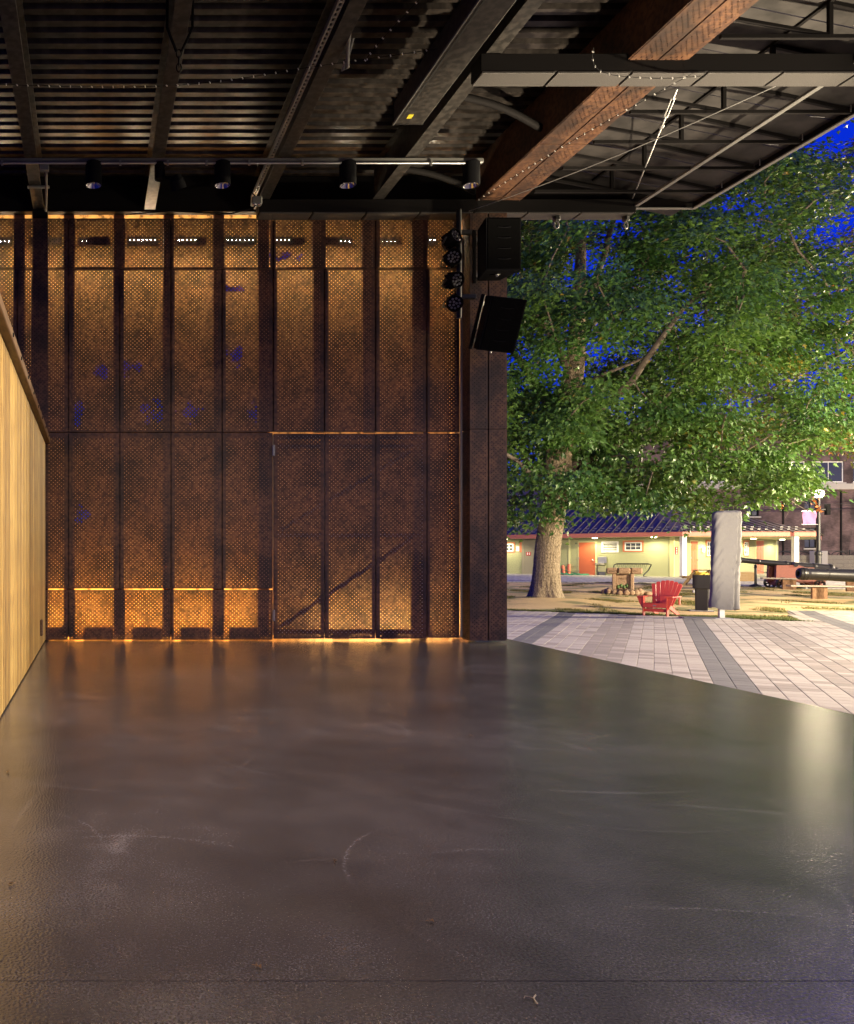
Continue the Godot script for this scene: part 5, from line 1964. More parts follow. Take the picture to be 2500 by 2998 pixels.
	var wr := MB.new()
	var p0 := Vector3(5.9, 5.04, -7.3)
	var p1 := Vector3(4.35, 4.98, -9.8)
	var wp := []
	for i in 11:
		var t := i / 10.0
		wp.append(p0.lerp(p1, t) - Vector3(0, 0.05 * sin(PI * t), 0))
	wr.tube(wp, 0.005, 5)
	one("guy_wire", wr, M["galvanised"], "thin guy wire strung diagonally below the canopy", "wire")
	# seams of the bird net: a fine cord with pale clips
	for e in [[[Vector3(-1.6, 5.03, -7.2), Vector3(0.5, 5.0, -7.25), Vector3(2.0, 5.05, -7.0), Vector3(3.0, 5.06, -6.75)], "left net seam with pale clips below the first three beams"], [[Vector3(2.4, 5.06, -6.2), Vector3(2.25, 5.0, -6.6), Vector3(2.2, 4.99, -6.9)], "short net seam with pale clips between third beam and housing"], [[Vector3(3.9, 4.94, -6.6), Vector3(4.1, 4.9, -6.85), Vector3(4.6, 4.9, -6.95), Vector3(5.0, 4.93, -6.97)], "curved net seam with pale clips before the grey beam"], [[Vector3(4.9, 4.93, -6.95), Vector3(4.55, 4.95, -8.2), Vector3(4.3, 4.97, -9.5)], "long net seam with pale clips running to the speakers"]]:
		var cv := Curve3D.new()
		for q in e[0]: cv.add_point(q)
		for i in range(1, cv.point_count - 1):
			var tn := (cv.get_point_position(i + 1) - cv.get_point_position(i - 1)) * 0.2
			cv.set_point_in(i, -tn)
			cv.set_point_out(i, tn)
		var o := thing("net_seam", e[1], "net cord", Vector3.ZERO, 0.0, "seams of the roof netting")
		var nb := MB.new()
		var L := cv.get_baked_length()
		var ps := []
		for i in 25: ps.append(cv.sample_baked(L * i / 24.0))
		nb.tube(ps, 0.0025, 4, false)
		part("cord", nb, M["black_plastic"], o)
		var n := int(L / 0.09)
		for i in n:
			var q := cv.sample_baked(L * (i + 0.5) / n)
			var c := MB.new()
			c.box(q, Vector3(0.007, 0.016, 0.007), Basis(Vector3(0, 0, 1), rng.randf()))
			part("clip", c, M["clip_white"], o)

# ------------------------------------------------------------------ plaza things
func plaza_furniture() -> void:
	# slatted garden chair
	var ch := thing("garden_chair", "red slatted garden armchair with fan back on the lawn edge", "chair", Vector3(16.05, ground_y(16.05, -23.9) + 0.0, -23.95), -0.95)
	var R: Material = M["red_plastic"]
	for k in 7:
		# fan-shaped back
		var t := (k - 3) / 3.0
		var b := MB.new()
		var lean := Basis(Vector3.RIGHT, -0.42)
		var h := 0.80 - 0.10 * t * t
		var poly := PackedVector2Array([Vector2(t * 0.20 - 0.033, 0), Vector2(t * 0.20 + 0.033, 0), Vector2(t * 0.335 + 0.053, h - 0.02 * absf(t) - (0.03 if t > 0 else 0.0) * absf(t)), Vector2(t * 0.335 + 0.02, h + 0.012), Vector2(t * 0.335 - 0.02, h + 0.012), Vector2(t * 0.335 - 0.053, h - 0.02 * absf(t))])
		b.prism(poly, 0.022, Transform3D(lean, Vector3(0, 0.26, -0.16 + 0.02 * absf(t))))
		part("back_slat", b, R, ch)
	for k in 6:
		var b := MB.new()
		var q := k / 5.0
		b.box(Vector3(0, lerpf(0.37, 0.25, q), lerpf(0.36, -0.17, q)), Vector3(0.56, 0.022, 0.092), Basis(Vector3.RIGHT, -0.22), 0.005)
		part("seat_slat", b, R, ch)
	for s in [-1.0, 1.0]:
		var arm := MB.new()
		arm.prism(PackedVector2Array([Vector2(s * 0.27, 0.46), Vector2(s * 0.45, 0.43), Vector2(s * 0.46, 0.2), Vector2(s * 0.40, -0.2), Vector2(s * 0.36, -0.42), Vector2(s * 0.30, -0.42), Vector2(s * 0.30, -0.1)]), 0.024, Transform3D(Basis(Vector3(1, 0, 0), Vector3(0, 0, 1), Vector3(0, -1, 0)), Vector3(0, 0.574, 0)))
		part("arm", arm, R, ch)
		part("front_leg", one_box(Vector3(s * 0.295, 0.275, 0.36), Vector3(0.03, 0.55, 0.11), 0.005), R, ch)
		var leg := MB.new()
		leg.prism(PackedVector2Array([Vector2(0.42, 0.28), Vector2(0.42, 0.38), Vector2(0.1, 0.33), Vector2(-0.45, 0.09), Vector2(-0.58, 0.0), Vector2(-0.42, 0.0), Vector2(0.1, 0.2)]), 0.03, Transform3D(Basis(Vector3(0, 0, 1), Vector3(0, 1, 0), Vector3(-1, 0, 0)), Vector3(s * 0.262 + 0.015, 0, 0)))
		part("rear_leg", leg, R, ch)
		var br := MB.new()
		br.prism(PackedVector2Array([Vector2(0, 0.545), Vector2(s * 0.15, 0.545), Vector2(s * 0.12, 0.47), Vector2(s * 0.09, 0.38), Vector2(s * 0.0, 0.2)]), 0.03, Transform3D(Basis(), Vector3(s * 0.312, 0, 0.35)))
		part("arm_bracket", br, R, ch)
		var bp := MB.new()
		bp.box(Vector3(s * 0.33, 0.45, -0.36), Vector3(0.03, 0.25, 0.06))
		part("arm_post", bp, R, ch)
	part("apron", one_box(Vector3(0, 0.31, 0.415), Vector3(0.6, 0.11, 0.025), 0.004), R, ch)
	part("stretcher", one_box(Vector3(0, 0.18, 0.33), Vector3(0.56, 0.09, 0.025), 0.004), R, ch)
	part("back_rail", one_box(Vector3(0, 0.54, -0.37), Vector3(0.7, 0.07, 0.03), 0.004), R, ch)
	part("name_plate", one_box(Vector3(0.0, 0.315, 0.429), Vector3(0.08, 0.03, 0.004)), M["grey_steel"], ch)
	# covered parasol
	var um := thing("covered_parasol", "tall closed parasol under a grey cloth cover on a steel post", "parasol", Vector3(16.78, ground_y(16.78, -22.6), -22.6), -0.35)
	var cv := MB.new()
	var f := noise(1.1, 8, 3)
	var prev := []
	var rows := 90
	var seg := 64
	for i in rows + 1:
		var t := i / float(rows)
		var y := lerpf(0.30, 2.9, t)
		var cx := lerpf(0.04, 0.10, t)
		var hw := lerpf(0.315, 0.305, t) * (1.0 - 0.02 * sin(t * 9.0))
		var hd := lerpf(0.20, 0.23, t)
		if t > 0.975:
			var q := (t - 0.975) / 0.025
			hw *= 1.0 - 0.3 * q * q
			hd *= 1.0 - 0.3 * q * q
		var ring := []
		for k in seg:
			var a := TAU * k / seg
			var ca := cos(a)
			var sa := sin(a)
			var e := 0.5
			var x := signf(ca) * pow(absf(ca), e) * hw
			var z := signf(sa) * pow(absf(sa), e) * hd
			# folds slanting down to the left, deeper towards the hem
			var s := (x * 1.6 - y * 0.9 + z * 0.8)
			var fold := 0.012 * (1.0 - 2.0 * absf(sin(s * 11.0 + 0.5 * sin(y * 3.0)))) * 0.5 + 0.006 * sin(s * 23.0 + 2.0 * f.get_noise_2d(x * 2.0, y * 1.2)) * (0.35 + 0.65 * absf(f.get_noise_2d(y * 0.7 + 3.0, z * 2.0 + x)) * 2.0)
			fold += 0.022 * f.get_noise_3d(x * 1.6, y * 0.8, z * 1.6)
			fold -= 0.05 * exp(-pow((a - 1.05 - 0.12 * sin(y * 1.7)) / 0.10, 2.0)) * (0.4 + 0.6 * (1.0 - t))
			fold += 0.014 * (1.0 - t) * sin(a * 4.0 + y * 2.2)
			var o := Vector3(ca, 0, sa)
			var yy := y
			if i == 0: yy += 0.03 * sin(a * 3.0) - 0.03 * ca
			ring.append(Vector3(cx + x, yy, z) + o * fold)
		if i > 0:
			for k in seg:
				var k2 := (k + 1) % seg
				var o2: Vector3 = ring[k] - Vector3(cx, ring[k].y, 0)
				cv.tri(prev[k], prev[k2], ring[k2], o2)
				cv.tri(prev[k], ring[k2], ring[k], o2)
		prev = ring
	for k in range(1, seg - 1):
		cv.tri(prev[0], prev[k], prev[k + 1], Vector3.UP)
	var co := part("cloth_cover", cv, M["cover_cloth"], um)
	part("print", one_box(Vector3(-0.07, 0.56, 0.205), Vector3(0.16, 0.02, 0.01)), M["dark_steel"], co)
	part("post", one_box(Vector3(-0.02, 0.35, 0), Vector3(0.13, 0.7, 0.13), 0.012), M["galvanised"], um)
	part("base_plate", one_box(Vector3(0.0, 0.025, 0), Vector3(0.42, 0.05, 0.36), 0.01), M["galvanised"], um)
	part("ground_frame", one_box(Vector3(-0.45, 0.03, -0.05), Vector3(0.95, 0.05, 0.45), 0.01), M["grey_steel"], um)
	# bin
	var bn := thing("waste_bin", "dark waste bin with wide top and yellow bag beside the parasol", "bin", Vector3(18.45, ground_y(18.45, -25.7), -25.7), -0.55)
	part("base", one_box(Vector3(0, 0.36, 0), Vector3(0.3, 0.72, 0.3), 0.01), M["bin_dark"], bn)
	part("top_box", one_box(Vector3(0.0, 0.89, 0), Vector3(0.42, 0.42, 0.42), 0.012), M["bin_dark"], bn)
	part("ash_tray", one_box(Vector3(-0.19, 0.6, 0.02), Vector3(0.06, 0.1, 0.12), 0.01), M["galvanised"], bn)
	part("footing", one_box(Vector3(0, 0.012, 0), Vector3(0.6, 0.03, 0.5), 0.005), M["concrete"], bn)
	part("side_box", one_box(Vector3(0.2, 0.38, 0.05), Vector3(0.08, 0.55, 0.16), 0.008), M["grey_steel"], bn)
	var yb := MB.new()
	rng.seed = 31
	for k in 26:
		var a := rng.randf() * TAU
		yb.tube([Vector3(cos(a) * 0.18, 1.1, sin(a) * 0.18), Vector3(cos(a + 0.6) * 0.14, 1.13 + rng.randf() * 0.06, sin(a + 0.6) * 0.14), Vector3(cos(a + 1.3) * 0.19, 1.1, sin(a + 1.3) * 0.19)], 0.022, 5)
	part("bag_rim", yb, M["yellow_bag"], bn)
	# carved stone plinth
	var mo := thing("carved_plinth", "carved stone-look plinth with thick round-cornered top and root-like base stones", "monument", Vector3(21.45, ground_y(21.45, -34.3), -34.3), -0.55)
	part("pillar", one_box(Vector3(0, 0.52, 0), Vector3(0.5, 0.62, 0.5), 0.02), M["monument_stone"], mo)
	for x in [-1, 1]:
		for z in [-1, 1]:
			part("corner_post", one_box(Vector3(x * 0.31, 0.52, z * 0.29), Vector3(0.13, 0.66, 0.13), 0.025), M["monument_stone"], mo)
	var fl := MB.new()
	for k in 4:
		fl.ball(Vector3(-0.16 + 0.1 * k, 0.31 + 0.05 * (k % 2), 0.26), Vector3(0.055, 0.09, 0.03), 10)
	part("carved_leaves", fl, M["carved_green"], mo)
	var lines := MB.new()
	for k in 4:
		lines.tube([Vector3(-0.15 + k * 0.07, 0.6, 0.254), Vector3(-0.12 + k * 0.08, 0.68, 0.256), Vector3(-0.06 + k * 0.06, 0.64, 0.254)], 0.007, 4)
	part("carved_lines", lines, M["carved_line"], mo)
	for k in 3:
		var b := MB.new()
		b.box(Vector3(-0.36 + k * 0.40, 0.96, 0), Vector3(0.43 if k == 1 else 0.40, 0.25, 0.9 if k == 1 else 0.78), Basis(Vector3.UP, 0.06 * (k - 1)), 0.05)
		part("top_stone", b, M["monument_stone"], mo)
	var wl := MB.new()
	for k in 5:
		wl.tube([Vector3(-0.45 + k * 0.2, 0.95, 0.432), Vector3(-0.4 + k * 0.2, 0.99, 0.436), Vector3(-0.35 + k * 0.2, 0.93, 0.436), Vector3(-0.3 + k * 0.2, 0.97, 0.432)], 0.008, 4)
	part("carved_lines", wl, M["carved_line"], mo)
	for k in 22:
		var a := TAU * k / 22.0
		var b := MB.new()
		var rr := rng.randf_range(0.5, 0.66)
		b.ball(Vector3(cos(a) * rr * 1.15, rng.randf_range(0.07, 0.12), sin(a) * rr), Vector3(rng.randf_range(0.08, 0.13), rng.randf_range(0.1, 0.16), rng.randf_range(0.09, 0.14)), 10)
		part("base_stone", b, M["monument_stone"], mo)
	for k in 4:
		var b := MB.new()
		b.ball(Vector3(0.85 + k * 0.14, 0.05, 0.1 - 0.12 * k), Vector3(0.16, 0.09, 0.1), 8)
		part("base_stone", b, M["monument_stone"], mo)
	# picnic table
	var pt := thing("picnic_table", "wooden picnic table with splayed legs half behind the parasol", "picnic table", Vector3(29.6, ground_y(29.6, -41.2), -41.2), -0.45)
	for k in 5:
		part("top_plank", one_box(Vector3(0, 0.75, -0.3 + k * 0.15), Vector3(1.85, 0.04, 0.14), 0.005), M["table_wood"], pt)
	for s in [-1.0, 1.0]:
		for k in 2:
			part("seat_plank", one_box(Vector3(0, 0.44, s * (0.62 + k * 0.15)), Vector3(1.85, 0.04, 0.14), 0.005), M["table_wood"], pt)
		for q in [-1.0, 1.0]:
			var b := MB.new()
			b.bar(Vector3(s * 0.65, 0.73, q * 0.25), Vector3(s * 0.65, 0.0, q * 0.72), 0.045, 0.1)
			part("leg", b, M["table_wood"], pt)
		part("cross_bar", one_box(Vector3(s * 0.69, 0.40, 0), Vector3(0.04, 0.09, 1.5), 0.004), M["table_wood"], pt)
	# the long low table end faces the viewer, so turn it
	pt.rotation.y = 0.9
	# wood crates by the porch
	for k in 2:
		var cr := thing("planter_crate", ["brown wooden planter crate left of the chained stanchion", "brown wooden planter crate right of the chained stanchion, below the far door"][k], "planter", Vector3(34.6 + k * 2.6, ground_y(35, -44.5) + 0.03, -45.5 + 0.0 * k), -0.2, "wooden crates by the porch")
		for j in 4:
			part("plank", one_box(Vector3(0, 0.06 + j * 0.115, 0.36), Vector3(1.4, 0.11, 0.03), 0.004), M["box_wood"], cr)
			part("plank", one_box(Vector3(0.7, 0.06 + j * 0.115, 0), Vector3(0.03, 0.11, 0.72), 0.004), M["box_wood"], cr)
			part("plank", one_box(Vector3(-0.7, 0.06 + j * 0.115, 0), Vector3(0.03, 0.11, 0.72), 0.004), M["box_wood"], cr)
		part("top_board", one_box(Vector3(0, 0.475, 0), Vector3(1.5, 0.035, 0.8), 0.004), M["table_wood"], cr)
	# low barrier benches
	for e in [[[30.58, 37.24], [34.0, 36.0], 0, "lower wooden barrier rail on posts below the red gun carriage"], [[26.9, 31.4], [32.0, 30.4], 1, "nearer wooden barrier rail on a thick post below the front cannon"]]:
		var a := Vector3(e[0][0], ground_y(e[0][0], -e[0][1]), -e[0][1])
		var z := Vector3(e[1][0], ground_y(e[1][0], -e[1][1]), -e[1][1])
		var o := thing("barrier_rail", e[3], "barrier", Vector3.ZERO, 0.0, "low wooden barrier rails")
		var dv := (z - a).normalized()
		var b := MB.new()
		b.bar(a - dv * 1.0 + Vector3(0, 0.47, 0), z + dv * 1.0 + Vector3(0, 0.47, 0), 0.32, 0.06, 0.006)
		part("plank", b, M["plank_wood"], o)
		for q in [a, a.lerp(z, 0.62), z]:
			for k in 3:
				var p := MB.new()
				var x := dv * (k - 1) * 0.115
				p.bar(q + x + Vector3(0, -0.1, 0), q + x + Vector3(0, 0.438, 0), 0.11, 0.26, 0.006, dv)
				part("post", p, M["post_wood"], o)
	# chained stanchions
	var st: Node3D = null
	var spots := [[30.41, 38.9, "black stanchion with domed foot nearest the parasol"], [32.0, 38.3, "black stanchion in front of the red gun carriage"], [36.8, 40.6, "black stanchion behind the rear cannon's breech"], [39.6, 41.4, "black stanchion at the right edge behind the front cannon"]]
	for e in spots:
		var p := Vector3(e[0], ground_y(e[0], -e[1]) + 0.03, -e[1])
		if st == null:
			st = thing("stanchion", e[2], "stanchion", p, 0.0, "chained black stanchions")
			var b := MB.new()
			b.lathe([Vector2(0.0, 0.0), Vector2(0.24, 0.0), Vector2(0.23, 0.05), Vector2(0.15, 0.1), Vector2(0.06, 0.13), Vector2(0.05, 0.16), Vector2(0.05, 0.86), Vector2(0.068, 0.87), Vector2(0.068, 0.9), Vector2(0.04, 0.92)], 18)
			part("pole", b, M["black_paint"], st)
			var k := MB.new()
			k.ball(Vector3(0, 0.965, 0), 0.062, 12)
			part("knob", k, M["black_paint"], st)
			for i in 8:
				var h := MB.new()
				var a := TAU * i / 8
				h.ball(Vector3(cos(a) * 0.18, 0.085, sin(a) * 0.18), Vector3(0.03, 0.008, 0.03), 8)
				part("foot_opening", h, M["concrete"], st)
		else:
			dup(st, "stanchion", e[2], p, 0.0, "chained black stanchions")
	for i in 3:
		var a := Vector3(spots[i][0], ground_y(spots[i][0], -spots[i][1]) + 0.85, -spots[i][1])
		var z := Vector3(spots[i + 1][0], ground_y(spots[i + 1][0], -spots[i + 1][1]) + 0.85, -spots[i + 1][1])
		var pts := []
		for k in 17:
			var t := k / 16.0
			pts.append(a.lerp(z, t) - Vector3(0, 0.42 * 4.0 * t * (1.0 - t) * minf(1.0, a.distance_to(z) / 3.0), 0))
		var b := MB.new()
		b.tube(pts, 0.016, 5)
		one("chain", b, M["grey_steel"], ["sagging chain between the parasol side stanchion and the carriage stanchion", "sagging chain behind the red gun carriage", "sagging chain between the two right-hand stanchions"][i], "chain", "chains between the stanchions")

func lamp_post(called: String, label: String, at: Vector3, e: float, group: String, h := 5.05) -> Node3D:
	var o := thing(called, label, "street lamp", at, 0.0, group)
	var b := MB.new()
	b.lathe([Vector2(0.0, 0.0), Vector2(0.2, 0.0), Vector2(0.2, 0.25), Vector2(0.16, 0.3), Vector2(0.15, 1.35), Vector2(0.19, 1.42), Vector2(0.17, 1.55), Vector2(0.105, 1.62), Vector2(0.09, h - 0.55), Vector2(0.12, h - 0.53), Vector2(0.12, h - 0.44), Vector2(0.06, h - 0.42)], 18)
	part("post", b, M["black_paint"], o)
	var c := MB.new()
	for k in 4:
		var a := TAU * k / 4 + 0.4
		var d := Vector3(cos(a), 0, sin(a))
		c.tube([Vector3(0, h - 0.45, 0) + d * 0.05, Vector3(0, h - 0.38, 0) + d * 0.2, Vector3(0, h - 0.2, 0) + d * 0.27, Vector3(0, h - 0.02, 0) + d * 0.22], 0.018, 6)
	part("cage", c, M["galvanised"], o)
	var g := MB.new()
	g.lathe([Vector2(0.0, h - 0.4), Vector2(0.09, h - 0.38), Vector2(0.17, h - 0.2), Vector2(0.2, h - 0.04), Vector2(0.0, h + 0.0)], 16)
	part("glowing_lens", g, M["lamp_white"], o)
	var t := MB.new()
	t.lathe([Vector2(0.33, h + 0.005), Vector2(0.35, h + 0.02), Vector2(0.28, h + 0.1), Vector2(0.1, h + 0.17), Vector2(0.0, h + 0.18)], 20)
	part("hood", t, M["black_paint"], o)
	light_omni(o, Vector3(0, h - 0.2, 0), Color(1.0, 0.92, 0.76), e, 0.15)
	return o

func street_lamps() -> void:
	var g := "black street lamps round the plaza"
	var gy := ground_y(41.1, -48.0)
	var l := lamp_post("street_lamp", "lit black street lamp before the brick building with banner and speaker", Vector3(41.08, gy, -48.0), 11.0, g)
	var sp := thing("pole_speaker", "slim black speaker strapped to the street lamp", "speaker", Vector3(41.5, gy, -47.9))
	part("box", one_box(Vector3(0, 3.95, 0), Vector3(0.22, 0.62, 0.2), 0.015), M["black_plastic"], sp)
	part("bracket", one_box(Vector3(-0.2, 3.95, 0), Vector3(0.3, 0.05, 0.05)), M["black_paint"], sp)
	var ba := thing("pole_banner", "small pink fabric banner on the left side of the street lamp", "banner", Vector3(41.0, gy, -47.95))
	for y in [3.86, 3.1]:
		var r := MB.new()
		r.tube([Vector3(0, y, 0), Vector3(-0.92, y, 0)], 0.022, 6)
		part("arm", r, M["galvanised"], ba)
	var cl := MB.new()
	for i in 14:
		for j in 10:
			var p := []
			for q in [[0, 0], [1, 0], [1, 1], [0, 1]]:
				var u: float = (i + q[0]) / 14.0
				var v: float = (j + q[1]) / 10.0
				p.append(Vector3(-0.1 - 0.74 * u - 0.0 * v, 3.84 - 0.72 * v, 0.03 * sin(u * 9.0 + v * 4.0) + 0.03 * sin(v * 7.0 + u * 3.0)))
			cl.quad(p[0], p[1], p[2], p[3], Vector3.BACK)
			cl.quad(p[0] - Vector3(0, 0, 0.004), p[1] - Vector3(0, 0, 0.004), p[2] - Vector3(0, 0, 0.004), p[3] - Vector3(0, 0, 0.004), Vector3.FORWARD)
	part("cloth", cl, M["banner"], ba)
	# the other lamps of the plaza stand to the right of the picture, where the chair's and parasol's shadows point away from
	for e in [[27.5, 20.5, 370.0, "street lamp of the plaza to the right of the parasol, outside the picture"], [15.0, 9.0, 125.0, "street lamp of the plaza right of the stage, outside the picture"], [46.0, 33.0, 850.0, "street lamp of the plaza behind the front cannon, outside the picture"], [74.0, 59.0, 200.0, "street lamp beside the brick building, outside the picture"]]:
		lamp_post("street_lamp", e[3], Vector3(e[0], ground_y(e[0], -e[1]), -e[1]), e[2], g)
	# flood lamp on the plaza that washes the underside of the roof and the tree
	for e in [[[9.2, 4.5], [6.0, 5.2, 6.8], 12.0, 50.0, "low ground floodlight aimed up at the canopy, outside the picture"], [[6.6, 5.4], [4.68, 5.05, 7.6], 80.0, 19.0, "low ground floodlight by the stage edge aimed up at the girder, outside the picture"], [[14.0, 13.5], [18.5, 9.0, 29.0], 150.0, 34.0, "low ground floodlight aimed up at the maple, outside the picture"]]:
		var p := Vector3(e[0][0], -0.65, -e[0][1])
		var o := thing("ground_floodlight", e[4], "floodlight", p, 0.0, "floodlights on the plaza")
		var dir := (Vector3(e[1][0], e[1][1], -e[1][2]) - p).normalized()
		var x := Vector3.UP.cross(dir).normalized()
		var bs := Basis(x, dir.cross(x), dir)
		var b := MB.new()
		b.box(Vector3(0, 0.14, 0), Vector3(0.3, 0.2, 0.12), bs, 0.01)
		part("housing", b, M["black_paint"], o)
		var gl := MB.new()
		gl.box(Vector3(0, 0.14, 0) + dir * 0.062, Vector3(0.26, 0.16, 0.008), bs)
		part("glowing_lens", gl, M["lamp_white"], o)
		var f := MB.new()
		f.box(Vector3(0, 0.02, 0), Vector3(0.34, 0.04, 0.2), Basis(), 0.005)
		part("foot", f, M["black_paint"], o)
		light_spot(o, Vector3(0, 0.14, 0) + dir * 0.1, Vector3(0, 0.14, 0) + dir * 2.0, Color(1.0, 0.92, 0.78), e[2], e[3], 0.12)
	# warm lamps on a second rail over the viewer, washing the wooden wall
	var rl := thing("lighting_rail", "second lighting rail above the viewer, outside the picture", "rail", Vector3(0, 0, -3.4))
	part("rail", one_box(Vector3(1.0, 5.09, 0), Vector3(6.1, 0.05, 0.05), 0.006), M["grey_steel"], rl)
	for k in 2:
		var o := thing("wall_washer", ["warm spotlight on the second rail aimed at the far part of the wooden wall", "warm spotlight on the second rail aimed at the near part of the wooden wall"][k], "spotlight", Vector3(2.2 + k * 0.9, 4.9, -3.4), 0.0, "warm spotlights on the second rail")
		var dir := (Vector3(-0.55, 1.1, -7.6 + k * 2.6) - o.position).normalized()
		var x := Vector3.UP.cross(dir).normalized()
		var bs := Basis(x, -dir, x.cross(-dir))
		var b := MB.new()
		b.lathe([Vector2(0.0, 0.12), Vector2(0.07, 0.11), Vector2(0.08, 0.0), Vector2(0.085, -0.08)], 16, Transform3D(bs, Vector3.ZERO))
		b.tube([Vector3(0, 0.1, 0), Vector3(0, 0.18, 0)], 0.015, 6)
		part("head", b, M["black_plastic"], o)
		var gl := MB.new()
		gl.lathe([Vector2(0.0, -0.062), Vector2(0.07, -0.06), Vector2(0.07, -0.05)], 14, Transform3D(bs, Vector3.ZERO))
		part("glowing_lens", gl, M["lamp_warm"], o)
		light_spot(o, dir * 0.1, dir * 2.0, Color(1.0, 0.84, 0.54), 3.9, 36.0, 0.08)

func stage_downlights() -> void:
	# lit downlights on the second rail, over and behind the viewer
	for k in 3:
		var o := can_light("downlight", ["lit downlight on the second rail over the left of the stage, outside the picture", "lit downlight on the second rail over the middle of the stage, outside the picture", "lit downlight on the second rail over the right of the stage, outside the picture"][k], Vector3(0.3 + k * 1.6, 5.07, -3.4), "lit downlights on the second rail")
		var g := MB.new()
		g.lathe([Vector2(0.0, -0.215), Vector2(0.07, -0.212), Vector2(0.07, -0.2)], 14)
		part("glowing_lens", g, M["lamp_white"], o)
		light_spot(o, Vector3(0, -0.24, 0), Vector3(0, -2, -0.55), Color(1.0, 0.93, 0.92), 6.0, 62.0, 0.1)

func gun(label: String, muzzle: Vector3, dir: Vector3, pitch: float, length: float, prof: Array, bore: float, k: float, base_y: float) -> void:
	# the piece lies along local -x from the muzzle; built with its muzzle at the left
	var back := Vector3(dir.x, 0, dir.z).normalized()
	var seat := 0.55 if length > 4.0 and k < 1.08 else 0.72
	var mid := muzzle + back * length * seat
	var o := thing("cannon", label, "cannon", Vector3(mid.x, base_y, mid.z), atan2(-back.z, back.x), "cannons on the plaza")
	var my := muzzle.y - base_y
	var mloc := Vector3(-length * seat, my, 0)
	var ax := Vector3(cos(pitch), -sin(pitch), 0)   # from muzzle to breech
	var xf := Transform3D(Basis(Vector3(0, 0, 1).cross(ax), ax, Vector3(0, 0, 1)), mloc)
	# bore, face, then the outside
	var b := MB.new()
	var pr := [Vector2(0.0, 0.5), Vector2(bore, 0.5), Vector2(bore, 0.01), Vector2(bore + 0.012, 0.0)]
	pr.append_array(prof)
	b.lathe(pr, 32, xf)
	part("barrel", b, M["gun_iron"], o)
	# carriage cheeks with stepped backs
	var tx := 0.0
	var ty := my - sin(pitch) * length * seat
	for s in [-1.0, 1.0]:
		var c := MB.new()
		c.prism(PackedVector2Array([Vector2(-0.75, 0.26), Vector2(-0.72, ty / k - 0.02), Vector2(0.1, ty / k), Vector2(0.35, ty / k - 0.1), Vector2(0.7, ty / k - 0.12), Vector2(0.72, ty / k - 0.26), Vector2(1.1, ty / k - 0.28), Vector2(1.12, 0.22), Vector2(0.6, 0.2), Vector2(0.3, 0.3), Vector2(-0.3, 0.3)]), 0.13 * k, Transform3D(Basis.from_scale(Vector3(k, k, 1)), Vector3(tx, 0, s * 0.27 * k - 0.065 * k)))
		part("carriage_cheek", c, M["carriage_red"], o)
		for x in [-0.55, 0.85]:
			var w := MB.new()
			var rr := 0.24 * k if x < 0 else 0.19 * k
			var wx := Transform3D(Basis(Vector3.RIGHT, PI / 2 * s), Vector3(tx + x * k, rr, s * 0.42 * k))
			# iron wheel: rim, web with six round openings
			w.lathe([Vector2(rr * 0.78, -0.05), Vector2(rr, -0.05), Vector2(rr, 0.05), Vector2(rr * 0.78, 0.05), Vector2(rr * 0.78, -0.05)], 28, wx)
			w.lathe([Vector2(0.0, -0.03), Vector2(rr * 0.36, -0.03), Vector2(rr * 0.36, 0.03), Vector2(0.0, 0.03)], 20, wx)
			for q in 6:
				var a := TAU * q / 6 + 0.3
				w.box(wx * Vector3(cos(a) * rr * 0.57, 0, sin(a) * rr * 0.57), Vector3(rr * 0.5, 0.04, rr * 0.24), wx.basis * Basis(Vector3.UP, -a))
			var wo := part("wheel", w, M["gun_iron"], o)
			var h := MB.new()
			h.lathe([Vector2(0.0, 0.10), Vector2(rr * 0.26, 0.09), Vector2(rr * 0.3, 0.0)].map(func(v): return v), 14, wx)
			part("hub", h, M["carriage_red"], wo)
	for x in [-0.55, 0.85]:
		part("axle", one_box(Vector3(tx + x * k, 0.22 * k, 0), Vector3(0.16 * k, 0.16 * k, 0.66 * k), 0.01), M["carriage_red"], o)
	var t := MB.new()
	t.tube([Vector3(tx, ty, -0.36 * k), Vector3(tx, ty, 0.36 * k)], 0.085 * k, 14)
	part("trunnion", t, M["gun_iron"], o)

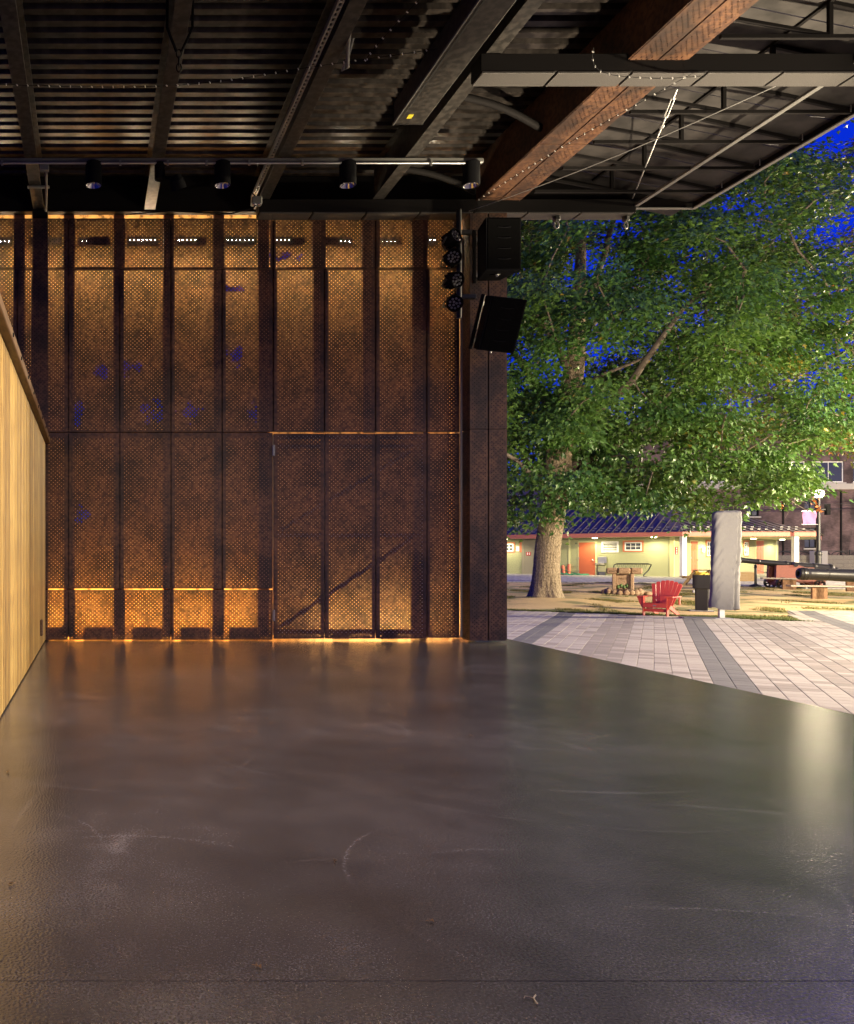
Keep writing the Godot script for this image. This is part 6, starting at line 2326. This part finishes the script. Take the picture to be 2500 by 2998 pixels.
func guns() -> void:
	gun("rear long black cannon on a red carriage with iron wheels", Vector3(29.07, 0.945, -38.4), Vector3(0.985, 0, 0.17), 0.105, 4.1, [Vector2(0.13, 0.0), Vector2(0.155, 0.04), Vector2(0.16, 0.12), Vector2(0.135, 0.26), Vector2(0.115, 0.42), Vector2(0.118, 0.9), Vector2(0.13, 0.92), Vector2(0.13, 0.97), Vector2(0.12, 0.99), Vector2(0.14, 2.0), Vector2(0.152, 2.02), Vector2(0.152, 2.08), Vector2(0.145, 2.1), Vector2(0.165, 3.1), Vector2(0.178, 3.12), Vector2(0.178, 3.2), Vector2(0.168, 3.22), Vector2(0.18, 3.75), Vector2(0.2, 3.78), Vector2(0.2, 3.86), Vector2(0.12, 3.95), Vector2(0.06, 3.98), Vector2(0.05, 4.03), Vector2(0.08, 4.08), Vector2(0.07, 4.15), Vector2(0.0, 4.18)], 0.07, 1.05, ground_y(31.8, -38.6) + 0.03)
	gun("front thick black cannon with its open muzzle toward the parasol", Vector3(25.95, 0.43, -31.2), Vector3(0.974, 0, 0.225), 0.04, 4.6, [Vector2(0.13, -0.002), Vector2(0.17, 0.0), Vector2(0.205, 0.02), Vector2(0.22, 0.07), Vector2(0.215, 0.1), Vector2(0.235, 0.12), Vector2(0.24, 0.17), Vector2(0.225, 0.19), Vector2(0.225, 0.22), Vector2(0.235, 0.25), Vector2(0.22, 0.32), Vector2(0.213, 0.5), Vector2(0.216, 0.86), Vector2(0.224, 0.87), Vector2(0.224, 0.9), Vector2(0.216, 0.91), Vector2(0.25, 2.4), Vector2(0.30, 3.6), Vector2(0.29, 4.3), Vector2(0.18, 4.5), Vector2(0.07, 4.55), Vector2(0.07, 4.68), Vector2(0.0, 4.72)], 0.10, 1.1, ground_y(27.5, -31.0))

func small_things() -> void:
	rng.seed = 99
	# dead leaves and twigs lying on the stage
	var list := [[-0.38, 3.81, "brown curled leaf on the floor near the wooden wall, farther one"], [-0.24, 2.5, "brown curled leaf on the floor near the wooden wall, nearer one"], [0.39, 1.99, "small dark leaf on the floor at the left of the joint"], [0.77, 2.69, "small yellow leaf crumb in the middle of the floor"], [0.896, 2.24, "dark leaf stalk on the floor in the middle foreground"], [2.05, 4.6, "dark leaf crumb on the floor below the door"]]
	for e in list:
		var b := MB.new()
		var s := 0.006 + rng.randf() * 0.004
		var pts := [Vector3(0, 0.002, -s), Vector3(s * 0.7, 0.008, -s * 0.2), Vector3(s * 0.5, 0.004, s * 0.6), Vector3(0, 0.012, s), Vector3(-s * 0.5, 0.003, s * 0.5), Vector3(-s * 0.8, 0.01, -s * 0.3)]
		for i in 6:
			b.tri(Vector3(0, 0.004, 0), pts[i], pts[(i + 1) % 6], Vector3.UP)
		b.tube([Vector3(0, 0.003, s), Vector3(s * 0.2, 0.004, s * 1.6), Vector3(s * 0.5, 0.003, s * 2.0)], 0.0012, 4)
		var o := one("fallen_leaf", b, M["dead_leaf"], e[2], "leaf", "litter on the stage floor", Vector3(e[0], 0.001, -e[1]))
		o.rotation.y = rng.randf() * TAU
	var tw := MB.new()
	tw.tube([Vector3(0, 0.004, 0.02), Vector3(0.004, 0.005, -0.005), Vector3(0.016, 0.005, -0.018)], 0.0018, 5)
	tw.tube([Vector3(0.004, 0.005, -0.005), Vector3(-0.01, 0.005, -0.012), Vector3(-0.016, 0.004, -0.006)], 0.0015, 5)
	one("twig", tw, M["pale_twig"], "small pale forked twig on the floor at the bottom of the picture", "twig", "", Vector3(0.955, 0.001, -1.84))
